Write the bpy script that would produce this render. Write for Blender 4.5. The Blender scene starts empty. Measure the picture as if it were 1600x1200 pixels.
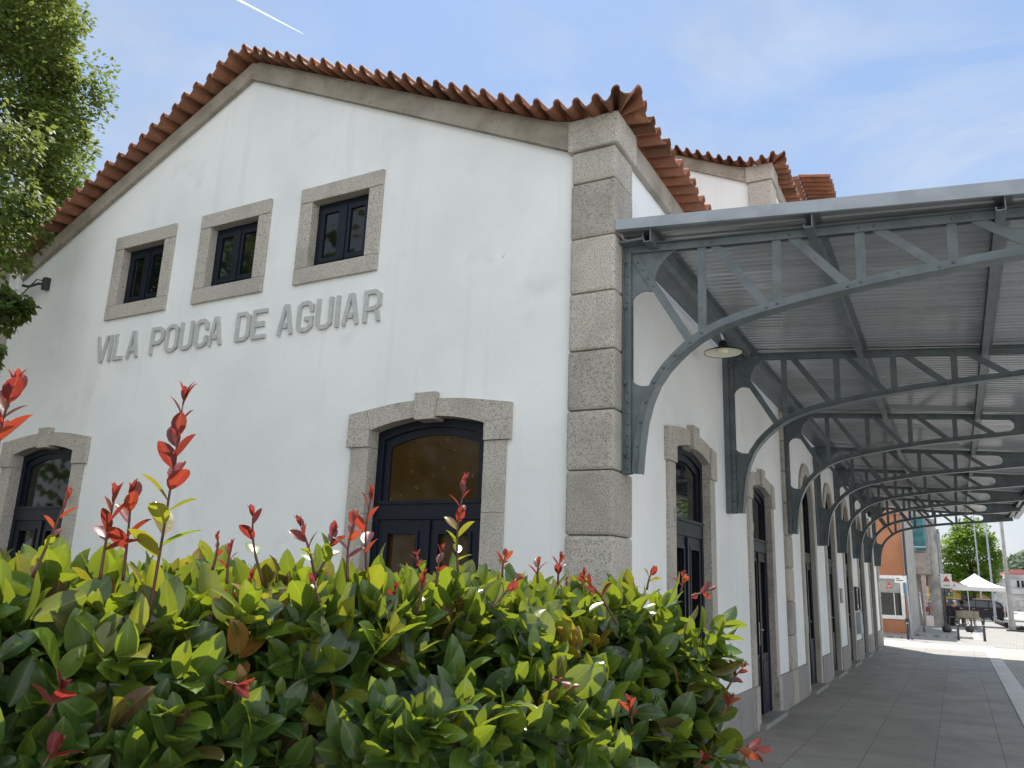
import bpy, bmesh, math, random
import numpy as np
from mathutils import Vector, Matrix, noise
R_ = math.radians
C = bpy.context.scene.collection
S = bpy.context.scene
rnd = random.Random(7)
nrg = np.random.default_rng(11)

# ------------------------------------------------------------------ camera, sky, sun, exposure
cd = bpy.data.cameras.new('camera'); cam = bpy.data.objects.new('camera', cd); C.objects.link(cam)
cam.location = (2.19, -5.502, 1.6)
cam.rotation_euler = (R_(103.7823), R_(-2.1069), R_(28.463))
cd.sensor_width = 36; cd.lens = 36*1240.72/1600; cd.clip_end = 6000; cd.clip_start = .05
S.camera = cam
SUN_EL = 57.6; SUN_H = (-.495, .869)
W = bpy.data.worlds.new('World'); S.world = W; W.use_nodes = True
wn = W.node_tree.nodes; wl = W.node_tree.links
sky = wn.new('ShaderNodeTexSky'); sky.sky_type = 'NISHITA'; sky.sun_disc = False
sky.sun_elevation = R_(SUN_EL); sky.sun_rotation = math.atan2(SUN_H[0], SUN_H[1])
sky.air_density = 1.0; sky.dust_density = .6; sky.ozone_density = 1.0
bg = wn['Background']; bg.inputs['Strength'].default_value = .13
tc = wn.new('ShaderNodeTexCoord')
def wnode(t, **k):
    n = wn.new(t)
    for a, b in k.items(): setattr(n, a, b)
    return n
# thin cloud veil: noise on the direction projected to a cloud layer
sep = wnode('ShaderNodeSeparateXYZ'); wl.new(tc.outputs['Generated'], sep.inputs[0])
zc = wnode('ShaderNodeMath', operation='MAXIMUM'); zc.inputs[1].default_value = .06; wl.new(sep.outputs['Z'], zc.inputs[0])
dx = wnode('ShaderNodeMath', operation='DIVIDE'); wl.new(sep.outputs['X'], dx.inputs[0]); wl.new(zc.outputs[0], dx.inputs[1])
dy = wnode('ShaderNodeMath', operation='DIVIDE'); wl.new(sep.outputs['Y'], dy.inputs[0]); wl.new(zc.outputs[0], dy.inputs[1])
cmb = wnode('ShaderNodeCombineXYZ'); wl.new(dx.outputs[0], cmb.inputs[0]); wl.new(dy.outputs[0], cmb.inputs[1])
nz = wnode('ShaderNodeTexNoise'); nz.inputs['Scale'].default_value = 1.5; nz.inputs['Detail'].default_value = 9; nz.inputs['Roughness'].default_value = .6; nz.inputs['Distortion'].default_value = .5
wl.new(cmb.outputs[0], nz.inputs['Vector'])
cr = wnode('ShaderNodeMapRange'); cr.inputs[1].default_value = .43; cr.inputs[2].default_value = .74; cr.inputs[3].default_value = .0; cr.inputs[4].default_value = .62
wl.new(nz.outputs['Fac'], cr.inputs[0])
# the clear sky, tempered towards an even summer blue
base = wnode('ShaderNodeMixRGB'); base.inputs[0].default_value = .88; wl.new(sky.outputs[0], base.inputs[1])
elev = wnode('ShaderNodeMapRange'); elev.inputs[1].default_value = .0; elev.inputs[2].default_value = .75; wl.new(sep.outputs['Z'], elev.inputs[0])
grad = wnode('ShaderNodeMixRGB'); grad.inputs[1].default_value = (2.0, 2.5, 3.25, 1); grad.inputs[2].default_value = (1.10, 1.78, 3.15, 1); wl.new(elev.outputs[0], grad.inputs[0])
wl.new(grad.outputs[0], base.inputs[2])
# veil of haze and white cumulus near the horizon
hz = wnode('ShaderNodeMapRange'); hz.inputs[1].default_value = .02; hz.inputs[2].default_value = .30; hz.inputs[3].default_value = .95; hz.inputs[4].default_value = .0
wl.new(sep.outputs['Z'], hz.inputs[0])
# unseen bright cloud bank, added behind and beside the camera to light the walls
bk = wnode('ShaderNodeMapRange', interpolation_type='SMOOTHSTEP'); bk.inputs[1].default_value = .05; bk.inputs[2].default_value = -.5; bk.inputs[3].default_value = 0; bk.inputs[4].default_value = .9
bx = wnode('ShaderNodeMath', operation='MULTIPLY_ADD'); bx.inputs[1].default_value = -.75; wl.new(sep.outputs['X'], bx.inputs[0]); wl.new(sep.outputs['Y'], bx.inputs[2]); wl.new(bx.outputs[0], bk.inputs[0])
ad0 = wnode('ShaderNodeMath', operation='MAXIMUM'); wl.new(cr.outputs[0], ad0.inputs[0]); wl.new(hz.outputs[0], ad0.inputs[1])
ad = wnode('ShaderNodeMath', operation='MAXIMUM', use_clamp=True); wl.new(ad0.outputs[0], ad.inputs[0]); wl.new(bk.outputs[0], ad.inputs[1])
nz2 = wnode('ShaderNodeTexNoise'); nz2.inputs['Scale'].default_value = 5; nz2.inputs['Detail'].default_value = 6
wl.new(tc.outputs['Generated'], nz2.inputs['Vector'])
ccol = wnode('ShaderNodeMixRGB'); ccol.inputs[1].default_value = (2.35, 2.5, 2.7, 1); ccol.inputs[2].default_value = (3.2, 3.3, 3.4, 1)
cr2 = wnode('ShaderNodeMapRange'); cr2.inputs[1].default_value = .42; cr2.inputs[2].default_value = .58
wl.new(nz2.outputs['Fac'], cr2.inputs[0]); wl.new(cr2.outputs[0], ccol.inputs[0])
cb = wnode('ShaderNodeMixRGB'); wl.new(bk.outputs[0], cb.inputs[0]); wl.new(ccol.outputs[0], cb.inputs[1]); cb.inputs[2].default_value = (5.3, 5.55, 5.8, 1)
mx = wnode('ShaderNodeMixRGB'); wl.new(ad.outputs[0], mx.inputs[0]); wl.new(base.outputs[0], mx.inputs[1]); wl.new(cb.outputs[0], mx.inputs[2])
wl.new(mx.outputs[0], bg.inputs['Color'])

sd = bpy.data.lights.new('sun', 'SUN'); sun = bpy.data.objects.new('sun', sd); C.objects.link(sun)
sd.energy = 4.2; sd.angle = R_(.5); sd.color = (1, .95, .87)
e = R_(SUN_EL); SD = Vector((SUN_H[0]*math.cos(e), SUN_H[1]*math.cos(e), math.sin(e)))
sun.rotation_euler = SD.to_track_quat('Z', 'Y').to_euler()
S.view_settings.view_transform = 'Standard'; S.view_settings.look = 'None'
S.view_settings.exposure = 1.0; S.view_settings.gamma = 1

# ------------------------------------------------------------------ materials
def mat(name, base=(.5, .5, .5), rough=.6, metal=0., spec=.5, noise_s=None, noise_c=None, noise_lo=.4, noise_hi=.6, bump=0., bump_s=60,
        spots=None, stretch=None, stain=None, coat=0., emit=None, coord='Object'):
    m = bpy.data.materials.new(name); m.use_nodes = True
    N = m.node_tree.nodes; L = m.node_tree.links; P = N['Principled BSDF']
    P.inputs['Roughness'].default_value = rough; P.inputs['Metallic'].default_value = metal
    P.inputs['Specular IOR Level'].default_value = spec; P.inputs['Coat Weight'].default_value = coat
    P.inputs['Base Color'].default_value = (*base, 1)
    tcn = N.new('ShaderNodeTexCoord'); vec = tcn.outputs[coord]
    col = None
    def mixin(fac, c2, c1=None):
        x = N.new('ShaderNodeMixRGB'); L.new(fac, x.inputs[0])
        if c1 is None: x.inputs[1].default_value = (*base, 1)
        else: L.new(c1, x.inputs[1])
        x.inputs[2].default_value = (*c2, 1); return x.outputs[0]
    def nfac(s, lo, hi, det=6, st=None, off=0):
        n = N.new('ShaderNodeTexNoise'); n.inputs['Scale'].default_value = s; n.inputs['Detail'].default_value = det
        mp = N.new('ShaderNodeMapping'); L.new(vec, mp.inputs[0]); mp.inputs['Location'].default_value = (off, off*1.7, off*.3)
        if st: mp.inputs['Scale'].default_value = st
        L.new(mp.outputs[0], n.inputs['Vector'])
        r = N.new('ShaderNodeMapRange'); r.inputs[1].default_value = lo; r.inputs[2].default_value = hi; L.new(n.outputs['Fac'], r.inputs[0]); return r.outputs[0]
    if noise_s: col = mixin(nfac(noise_s, noise_lo, noise_hi, st=stretch), noise_c)
    for i, (s, lo, hi, c2, st) in enumerate(spots or []): col = mixin(nfac(s, lo, hi, 5, st, 3.1*(i+1)), c2, col)
    if col is not None: L.new(col, P.inputs['Base Color'])
    if bump:
        b = N.new('ShaderNodeBump'); b.inputs['Strength'].default_value = bump; b.inputs['Distance'].default_value = .01
        n = N.new('ShaderNodeTexNoise'); n.inputs['Scale'].default_value = bump_s; n.inputs['Detail'].default_value = 8; L.new(vec, n.inputs['Vector'])
        L.new(n.outputs['Fac'], b.inputs['Height']); L.new(b.outputs[0], P.inputs['Normal'])
    if emit: P.inputs['Emission Color'].default_value = (*emit, 1); P.inputs['Emission Strength'].default_value = 1
    return m
M = {}
M['stucco'] = mat('white_stucco', (.83, .84, .83), .85, spec=.2, noise_s=.9, noise_c=(.73, .75, .75), noise_lo=.38, noise_hi=.75, bump=.25, bump_s=14,
    spots=[(2.2, .62, .9, (.66, .675, .67), (1, 1, 1)), (3.0, .58, 1.0, (.67, .67, .655), (2.2, 2.2, .12)), (6.5, .66, .98, (.65, .65, .63), (1.6, 1.6, .10)), (1.1, .55, .8, (.72, .73, .72), None), (9, .755, .80, (.50, .47, .43), (1, 1, 1))])
M['granite'] = mat('granite', (.515, .475, .415), .85, spec=.25, noise_s=95, noise_c=(.20, .19, .175), noise_lo=.48, noise_hi=.66, bump=.5, bump_s=120,
    spots=[(70, .56, .68, (.56, .53, .48), None), (2.1, .5, .85, (.27, .25, .215), None), (5, .66, .82, (.15, .14, .12), None)])
def add_tone(m):
    N = m.node_tree.nodes; L = m.node_tree.links; P = N['Principled BSDF']; src = P.inputs['Base Color'].links[0].from_socket
    a = N.new('ShaderNodeAttribute'); a.attribute_name = 'tint'; q = N.new('ShaderNodeMath'); q.inputs[1].default_value = 1.0; L.new(a.outputs['Fac'], q.inputs[0])
    v = N.new('ShaderNodeVectorMath'); v.operation = 'SCALE'; L.new(src, v.inputs[0]); L.new(q.outputs[0], v.inputs['Scale']); L.new(v.outputs[0], P.inputs['Base Color'])
add_tone(M['granite'])
M['granite_plain'] = mat('granite_smooth', (.36, .345, .32), .8, noise_s=90, noise_c=(.22, .21, .20), bump=.3, bump_s=100,
    spots=[(3, .5, .8, (.20, .195, .175), (1, 1, .5))])
M['cement'] = mat('weathered_cement', (.37, .33, .275), .9, spec=.2, noise_s=3.5, noise_c=(.22, .195, .16), noise_lo=.42, noise_hi=.75, bump=.4, bump_s=40,
    spots=[(14, .60, .78, (.13, .115, .095), None), (1.3, .55, .8, (.42, .37, .33), None)])
M['navy'] = mat('navy_paint', (.004, .007, .017), .42, spec=.28, noise_s=8, noise_c=(.007, .010, .019))
M['steel'] = mat('grey_blue_steel_paint', (.130, .155, .165), .40, spec=.5, noise_s=6, noise_c=(.098, .120, .129), bump=.12, bump_s=30,
    spots=[(26, .64, .72, (.11, .085, .065), None), (3, .6, .8, (.17, .19, .195), None)])
M['sheet'] = mat('galvanised_sheet', (.50, .525, .54), .24, metal=.42, noise_s=2.5, noise_c=(.42, .445, .46), stretch=(.3, 3, 1))
M['fascia'] = mat('light_fascia_paint', (.34, .37, .41), .45, noise_s=5, noise_c=(.28, .31, .35), spots=[(22, .62, .75, (.28, .29, .31), (1, 1, .3))])
M['letter'] = mat('grey_letter_paint', (.50, .51, .49), .7, noise_s=20, noise_c=(.44, .45, .43))
M['dark_metal'] = mat('dark_metal', (.03, .032, .035), .5)
M['chrome'] = mat('brushed_steel', (.55, .55, .54), .3, metal=1)
M['white'] = mat('white_paint', (.78, .78, .76), .5, noise_s=9, noise_c=(.68, .68, .66))
M['enamel'] = mat('cream_enamel', (.80, .78, .66), .35)
M['glass'] = mat('dark_glass', (.004, .005, .006), .03, spec=.5)
M['glass_brown'] = mat('brown_backed_glass', (.060, .034, .009), .06, spec=.16, noise_s=3, noise_c=(.045, .025, .007), spots=[(16, .68, .74, (.16, .14, .09), None)])
M['bulb'] = mat('frosted_bulb', (.85, .82, .62), .4)
M['soil'] = mat('soil', (.09, .07, .05), .95, noise_s=9, noise_c=(.05, .04, .03), bump=.8)
M['asphalt'] = mat('asphalt', (.44, .435, .42), .9, noise_s=2, noise_c=(.38, .375, .365), bump=.3)
def tile_mat():
    m = mat('terracotta_tile', (.33, .150, .088), .8, spec=.25, noise_s=2.2, noise_c=(.235, .105, .064), noise_lo=.35, noise_hi=.7, bump=.35, bump_s=50,
        spots=[(9, .56, .75, (.44, .21, .12), None), (5, .58, .76, (.12, .082, .06), None), (30, .66, .76, (.16, .12, .095), None)])
    return m
M['tile'] = tile_mat(); add_tone(M['tile'])
def brick_mat(name, c1, c2, mortar, sx, sy, ms, rough=.7, offset=.5, rotz=0., bump=.4, dirt=(.1, .1, .1), spec=.4):
    m = bpy.data.materials.new(name); m.use_nodes = True; N = m.node_tree.nodes; L = m.node_tree.links; P = N['Principled BSDF']
    t = N.new('ShaderNodeTexCoord'); mp = N.new('ShaderNodeMapping'); L.new(t.outputs['Object'], mp.inputs[0]); mp.inputs['Rotation'].default_value = (0, 0, rotz)
    b = N.new('ShaderNodeTexBrick'); b.inputs['Scale'].default_value = 1; b.offset = offset
    b.inputs['Brick Width'].default_value = sx; b.inputs['Row Height'].default_value = sy; b.inputs['Mortar Size'].default_value = ms; b.inputs['Mortar Smooth'].default_value = .3
    b.inputs['Color1'].default_value = (*c1, 1); b.inputs['Color2'].default_value = (*c2, 1); b.inputs['Mortar'].default_value = (*mortar, 1)
    L.new(mp.outputs[0], b.inputs['Vector'])
    n = N.new('ShaderNodeTexNoise'); n.inputs['Scale'].default_value = 1.3; n.inputs['Detail'].default_value = 9; n.inputs['Roughness'].default_value = .65; L.new(t.outputs['Object'], n.inputs['Vector'])
    r = N.new('ShaderNodeMapRange'); r.inputs[1].default_value = .42; r.inputs[2].default_value = .72; r.inputs[4].default_value = .75; L.new(n.outputs['Fac'], r.inputs[0])
    x = N.new('ShaderNodeMixRGB'); L.new(r.outputs[0], x.inputs[0]); L.new(b.outputs['Color'], x.inputs[1]); x.inputs[2].default_value = (*dirt, 1)
    n3 = N.new('ShaderNodeTexNoise'); n3.inputs['Scale'].default_value = 55; n3.inputs['Detail'].default_value = 4; L.new(t.outputs['Object'], n3.inputs['Vector'])
    x2 = N.new('ShaderNodeMixRGB'); x2.blend_type = 'OVERLAY'; x2.inputs[0].default_value = .45; L.new(x.outputs[0], x2.inputs[1]); L.new(n3.outputs['Fac'], x2.inputs[2])
    L.new(x2.outputs[0], P.inputs['Base Color'])
    rr = N.new('ShaderNodeMapRange'); rr.inputs[3].default_value = rough; rr.inputs[4].default_value = min(1, rough+.3); L.new(n.outputs['Fac'], rr.inputs[0]); L.new(rr.outputs[0], P.inputs['Roughness'])
    P.inputs['Specular IOR Level'].default_value = spec
    bp = N.new('ShaderNodeBump'); bp.inputs['Strength'].default_value = bump; bp.inputs['Distance'].default_value = .012; bp.invert = True
    L.new(b.outputs['Fac'], bp.inputs['Height']); L.new(bp.outputs[0], P.inputs['Normal'])
    return m
M['paving'] = brick_mat('slab_paving', (.285, .270, .245), (.325, .308, .282), (.15, .142, .13), 1.15, .62, .006, .42, dirt=(.19, .178, .162), rotz=math.pi/2)
M['setts'] = brick_mat('granite_setts', (.42, .41, .385), (.50, .49, .46), (.17, .16, .145), .15, .11, .012, .7, dirt=(.33, .31, .28), bump=.9)
M['setts_far'] = brick_mat('pale_setts', (.29, .285, .268), (.36, .35, .33), (.15, .145, .135), .30, .2, .028, .8, dirt=(.29, .28, .26), rotz=.3)
M['kerb'] = brick_mat('kerb_stone', (.60, .59, .57), (.66, .65, .62), (.3, .29, .27), 1.2, 5, .008, .7, dirt=(.52, .51, .48), rotz=math.pi/2)
M['pale_paving'] = brick_mat('sandy_paving', (.42, .39, .33), (.46, .43, .37), (.25, .23, .2), .62, .62, .008, .7, dirt=(.40, .37, .31))

def leaf_mat(name, stops, rough=.35, trans=.35, tcol=(.35, .45, .03), spec=.5, coat=0., veins=False):
    m = bpy.data.materials.new(name); m.use_nodes = True; N = m.node_tree.nodes; L = m.node_tree.links; P = N['Principled BSDF']
    a = N.new('ShaderNodeAttribute'); a.attribute_name = 'tint'
    r = N.new('ShaderNodeValToRGB'); L.new(a.outputs['Fac'], r.inputs[0])
    el = r.color_ramp.elements
    while len(el) < len(stops): el.new(.5)
    for i, (p, c) in enumerate(stops): el[i].position = p; el[i].color = (*c, 1)
    csock = r.outputs[0]
    if veins:   # pale midrib and side veins, blotches on the blade
        def math_(op, a_, b_=None, c_=None):
            q = N.new('ShaderNodeMath'); q.operation = op
            for i_, v_ in enumerate((a_, b_, c_)):
                if v_ is None: continue
                if hasattr(v_, 'is_linked'): L.new(v_, q.inputs[i_])
                else: q.inputs[i_].default_value = v_
            return q.outputs[0]
        xa = N.new('ShaderNodeAttribute'); xa.attribute_name = 'across'; ya = N.new('ShaderNodeAttribute'); ya.attribute_name = 'along'
        ab = math_('ABSOLUTE', xa.outputs['Fac']); mr = N.new('ShaderNodeMapRange'); mr.inputs[1].default_value = .10; mr.inputs[2].default_value = .02; mr.inputs[3].default_value = 0; mr.inputs[4].default_value = .42; L.new(ab, mr.inputs[0])
        ph = math_('MULTIPLY_ADD', ab, -.26, ya.outputs['Fac']); sn = math_('SINE', math_('MULTIPLY', ph, 62.)); vr = N.new('ShaderNodeMapRange'); vr.inputs[1].default_value = .86; vr.inputs[2].default_value = 1.; vr.inputs[4].default_value = .05; L.new(sn, vr.inputs[0])
        mxv = math_('MAXIMUM', mr.outputs[0], vr.outputs[0]); mm = N.new('ShaderNodeMixRGB'); L.new(mxv, mm.inputs[0]); L.new(csock, mm.inputs[1]); mm.inputs[2].default_value = (.24, .30, .09, 1) if veins == 1 else (.5, .16, .08, 1)
        tcv = N.new('ShaderNodeTexCoord'); nn_ = N.new('ShaderNodeTexNoise'); nn_.inputs['Scale'].default_value = 22; nn_.inputs['Detail'].default_value = 5; L.new(tcv.outputs['Object'], nn_.inputs['Vector'])
        nr = N.new('ShaderNodeMapRange'); nr.inputs[1].default_value = .45; nr.inputs[2].default_value = .75; nr.inputs[4].default_value = .35; L.new(nn_.outputs['Fac'], nr.inputs[0])
        m2 = N.new('ShaderNodeMixRGB'); L.new(nr.outputs[0], m2.inputs[0]); L.new(mm.outputs[0], m2.inputs[1]); m2.inputs[2].default_value = (.10, .085, .03, 1); csock = m2.outputs[0]
        bpn = N.new('ShaderNodeBump'); bpn.inputs['Strength'].default_value = .18; bpn.inputs['Distance'].default_value = .01; L.new(nn_.outputs['Fac'], bpn.inputs['Height']); L.new(bpn.outputs[0], P.inputs['Normal'])
    L.new(csock, P.inputs['Base Color']); P.inputs['Roughness'].default_value = rough; P.inputs['Specular IOR Level'].default_value = spec
    P.inputs['Coat Weight'].default_value = coat; P.inputs['Coat Roughness'].default_value = .15
    T = N.new('ShaderNodeBsdfTranslucent'); h = N.new('ShaderNodeMixRGB'); h.inputs[0].default_value = .55
    L.new(csock, h.inputs[1]); h.inputs[2].default_value = (*tcol, 1); L.new(h.outputs[0], T.inputs['Color'])
    mxs = N.new('ShaderNodeMixShader'); mxs.inputs[0].default_value = trans; L.new(P.outputs[0], mxs.inputs[1]); L.new(T.outputs[0], mxs.inputs[2])
    L.new(mxs.outputs[0], N['Material Output'].inputs['Surface'])
    return m
M['hedge_leaf'] = leaf_mat('glossy_hedge_leaf', [(0, (.10, .040, .030)), (.07, (.075, .06, .028)), (.13, (.026, .064, .028)), (.5, (.044, .110, .024)), (.76, (.11, .20, .022)), (.92, (.22, .20, .03)), (1, (.30, .13, .035))], .31, .37, (.48, .54, .015), .7, coat=.15, veins=1)
M['red_leaf'] = leaf_mat('young_red_leaf', [(0, (.06, .014, .020)), (.4, (.15, .018, .022)), (.75, (.30, .035, .022)), (1, (.32, .12, .03))], .38, .34, (.62, .07, .04), .6, coat=.0, veins=2)
M['tree_leaf'] = leaf_mat('linden_leaf', [(0, (.025, .05, .014)), (.5, (.065, .11, .026)), (1, (.19, .235, .06))], .6, .40, (.38, .44, .08), .2)
M['far_leaf'] = leaf_mat('far_tree_leaf', [(0, (.04, .085, .016)), (.5, (.085, .16, .022)), (1, (.15, .25, .035))], .6, .45, (.34, .50, .04), .2)
M['hill_leaf'] = leaf_mat('hill_forest_leaf', [(0, (.06, .09, .06)), (.5, (.085, .125, .075)), (1, (.13, .17, .10))], .7, .2, (.2, .28, .1), .2)  # distance haze put into the colour as a paler, greyer green
M['bark'] = mat('bark', (.10, .075, .055), .9, noise_s=12, noise_c=(.05, .04, .03), stretch=(1, 1, .2), bump=.8)
M['stem'] = mat('red_stem', (.10, .022, .018), .45, noise_s=30, noise_c=(.06, .03, .02))
M['twig'] = mat('dark_twigs', (.018, .022, .012), .9)

# ------------------------------------------------------------------ mesh helpers
def gable(s, z, d): return (s, -d, z)        # wall y = 0 facing -y
def facade(s, z, d): return (d, s, z)        # wall x = 0 facing +x
def front(y0):                               # any wall facing -y at y0
    return lambda s, z, d: (s, y0-d, z)
def axis_y(y0): return lambda s, z, d: (s, y0+d, z)
class MB:
    def __init__(s): s.v = []; s.f = []; s.sm = []
    def add(s, vs, fs, smooth=False):
        o = len(s.v); s.v += [tuple(map(float, p)) for p in vs]; s.f += [tuple(i+o for i in f) for f in fs]; s.sm += [smooth]*len(fs); return s
    def box(s, a, b, bev=0.):
        x0, y0, z0 = [min(p, q) for p, q in zip(a, b)]; x1, y1, z1 = [max(p, q) for p, q in zip(a, b)]
        if not bev:
            return s.add([(x0,y0,z0),(x1,y0,z0),(x1,y1,z0),(x0,y1,z0),(x0,y0,z1),(x1,y0,z1),(x1,y1,z1),(x0,y1,z1)],
                  [(0,3,2,1),(4,5,6,7),(0,1,5,4),(1,2,6,5),(2,3,7,6),(3,0,4,7)])
        bm = bmesh.new(); bmesh.ops.create_cube(bm, size=1)
        for v in bm.verts: v.co = Vector((x0+(v.co.x+.5)*(x1-x0), y0+(v.co.y+.5)*(y1-y0), z0+(v.co.z+.5)*(z1-z0)))
        bmesh.ops.bevel(bm, geom=bm.edges[:], offset=bev, segments=2, affect='EDGES', profile=.6)
        return s.bm(bm)
    def bm(s, bm, smooth=False):
        bm.verts.index_update(); s.add([v.co[:] for v in bm.verts], [[v.index for v in f.verts] for f in bm.faces], smooth); bm.free(); return s
    def prism(s, poly, d0, d1, mp):
        n = len(poly); vs = [mp(p[0], p[1], d0) for p in poly]+[mp(p[0], p[1], d1) for p in poly]
        return s.add(vs, [tuple(range(n)), tuple(range(2*n-1, n-1, -1))]+[(i, (i+1) % n, n+(i+1) % n, n+i) for i in range(n)])
    def strip(s, A, B, d0, d1, mp, closed=False):
        n = len(A); vs = []
        for a, b in zip(A, B): vs += [mp(*a, d0), mp(*b, d0), mp(*b, d1), mp(*a, d1)]
        fs = []
        for i in range(n if closed else n-1):
            j = (i+1) % n
            for k in range(4): fs.append((4*i+k, 4*i+(k+1) % 4, 4*j+(k+1) % 4, 4*j+k))
        if not closed: fs += [(0, 1, 2, 3), (4*n-4, 4*n-3, 4*n-2, 4*n-1)]
        return s.add(vs, fs)
    def bar(s, p, q, w, d0, d1, mp):
        p = Vector(p); q = Vector(q); t = (q-p).normalized(); n = Vector((-t.y, t.x))*w/2
        return s.prism([p+n, p-n, q-n, q+n], d0, d1, mp)
    def tube(s, pts, r, n=8, caps=True, smooth=True):
        pts = [Vector(p) for p in pts]; rs = r if hasattr(r, '__len__') else [r]*len(pts); vs = []; fs = []
        ref = Vector((0, 0, 1)); t0 = (pts[-1]-pts[0]).normalized()
        if abs(t0.z) > .9: ref = Vector((1, 0, 0))
        for i, p in enumerate(pts):
            t = (pts[min(i+1, len(pts)-1)]-pts[max(i-1, 0)]).normalized(); u = t.cross(ref).normalized(); w = t.cross(u)
            for k in range(n):
                a = 2*math.pi*k/n; vs.append(p+(u*math.cos(a)+w*math.sin(a))*rs[i])
        for i in range(len(pts)-1):
            for k in range(n): fs.append((i*n+k, i*n+(k+1) % n, (i+1)*n+(k+1) % n, (i+1)*n+k))
        if caps: fs += [tuple(range(n-1, -1, -1)), tuple(range((len(pts)-1)*n, len(pts)*n))]
        return s.add(vs, fs, smooth)
    def lathe(s, prof, c=(0, 0, 0), n=20, smooth=True, M4=None):
        vs = []; fs = []
        for r, z in prof:
            for k in range(n):
                a = 2*math.pi*k/n; p = Vector((r*math.cos(a), r*math.sin(a), z))
                if M4 is not None: p = M4 @ p
                vs.append((p.x+c[0], p.y+c[1], p.z+c[2]))
        for i in range(len(prof)-1):
            for k in range(n): fs.append((i*n+k, i*n+(k+1) % n, (i+1)*n+(k+1) % n, (i+1)*n+k))
        return s.add(vs, fs, smooth)
    def dome(s, c, r, axis):   # rivet head
        ax = Vector(axis).normalized(); u = ax.orthogonal().normalized(); w = ax.cross(u); c = Vector(c); vs = []; n = 8
        for rr, h in ((1, 0), (.8, .5), (.35, .8)):
            for k in range(n): a = 2*math.pi*k/n; vs.append(c+(u*math.cos(a)+w*math.sin(a))*r*rr+ax*r*h)
        fs = [(i*n+k, i*n+(k+1) % n, (i+1)*n+(k+1) % n, (i+1)*n+k) for i in range(2) for k in range(n)]+[tuple(range(2*n, 3*n))]
        return s.add(vs, fs, True)
    def build(s, name, m, parent=None, recalc=True, tint=None):
        me = bpy.data.meshes.new(name); me.from_pydata(s.v, [], s.f)
        if recalc:
            bm = bmesh.new(); bm.from_mesh(me); bmesh.ops.recalc_face_normals(bm, faces=bm.faces); bm.to_mesh(me); bm.free()
        if len(s.sm) == len(me.polygons): me.polygons.foreach_set('use_smooth', s.sm)
        for q in (m if isinstance(m, (list, tuple)) else [m]): me.materials.append(q)
        if tint is not None:
            at = me.attributes.new('tint', 'FLOAT', 'FACE'); at.data.foreach_set('value', np.asarray(tint, dtype=np.float32))
        me.update(); o = bpy.data.objects.new(name, me); C.objects.link(o)
        if parent is not None:
            o.parent = parent
            if parent.parent is None: o.matrix_parent_inverse = Matrix.Translation(-Vector(parent.location))
        return o
def tag(o, label=None, cat=None, group=None, kind=None):
    if label: o['label'] = label
    if cat: o['category'] = cat
    if group: o['group'] = group
    if kind: o['kind'] = kind
    return o
def thing(name, label, cat, loc=(0, 0, 0), group=None):
    o = bpy.data.objects.new(name, None); C.objects.link(o); o.location = loc; o.empty_display_size = .2
    return tag(o, label, cat, group)
def struct(name, mb, m, **k): return tag(mb.build(name, m, **k), kind='structure')
def copy_thing(r, loc, label=None):
    c = r.copy(); C.objects.link(c); c.location = loc
    if label: c['label'] = label
    def rec(a, b):
        for ch in a.children:
            d = ch.copy(); C.objects.link(d); d.parent = b; d.matrix_parent_inverse = ch.matrix_parent_inverse.copy(); rec(ch, d)
    rec(r, c); return c

# ------------------------------------------------------------------ setting: ground
struct('ground', MB().box((-900, -300, -.6), (900, 1500, -.03)), M['asphalt'])
struct('pavement', MB().box((-.5, -14, -.3), (2.8, 23.2, 0)), M['paving'])
struct('kerb', MB().box((2.803, -14, -.3), (3.1, 26.2, .012), .01), M['kerb'])
struct('cobbled_street', MB().box((3.103, -14, -.3), (14, 26.2, -.012)), M['setts'])
struct('pale_pavement', MB().box((-6, 23.204, -.3), (2.8, 26.2, .0)), M['pale_paving'])
struct('cobbled_square', MB().box((-14, 26.204, -.3), (24, 31, -.006)).box((2.9, 31.004, -.3), (24, 70, -.006)), M['setts_far'])
struct('sidewalk', MB().box((-12, 28.3, -.2), (.45, 60, .055), .012).box((.46, 31.4, -.2), (2.6, 58, .06), .012), M['setts_far'])
struct('garden_soil', MB().box((-22, -12, -.3), (-.504, -.06, -.01)).box((-.5, -6.2, 0.004), (1.75, -1.8, .03)), M['soil'])

# ------------------------------------------------------------------ station building
stn = thing('station_building', 'long white station building with granite quoins, red tile roof and lettering on its gable', 'station', (0, 0, 0))
XL = -8.70; XC = -4.35; Y2 = 6.98; YE = 23.15; DZ = 3.11; SL = .471
def wall_face(mb, outer, holes, mp, depth):
    bm = bmesh.new()
    for loop in [outer]+holes:
        vs = [bm.verts.new(mp(p[0], p[1], 0)) for p in loop]
        for i in range(len(vs)): bm.edges.new((vs[i], vs[(i+1) % len(vs)]))
    bmesh.ops.triangle_fill(bm, use_beauty=True, use_dissolve=False, edges=bm.edges[:])
    mb.bm(bm)
    for h in holes: # reveals
        n = len(h); vs = [mp(*p, 0) for p in h]+[mp(*p, -depth) for p in h]
        mb.add(vs, [(i, (i+1) % n, n+(i+1) % n, n+i) for i in range(n)])
def rect(a, b, c, d): return [(a, c), (b, c), (b, d), (a, d)]
DIN = .59; DOUT = .79
def zin(s): return 2.92-.09*(s/DIN)**2
def zout(s): return 3.07-.085*(s/DOUT)**2
def arch_pts(round_, half, n=14):
    if round_: return [(half*math.cos(a), 2.97+half*math.sin(a)) for a in np.linspace(0, math.pi, n+1)]
    return [(s, zin(s)) for s in np.linspace(half, -half, n+1)]
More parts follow.
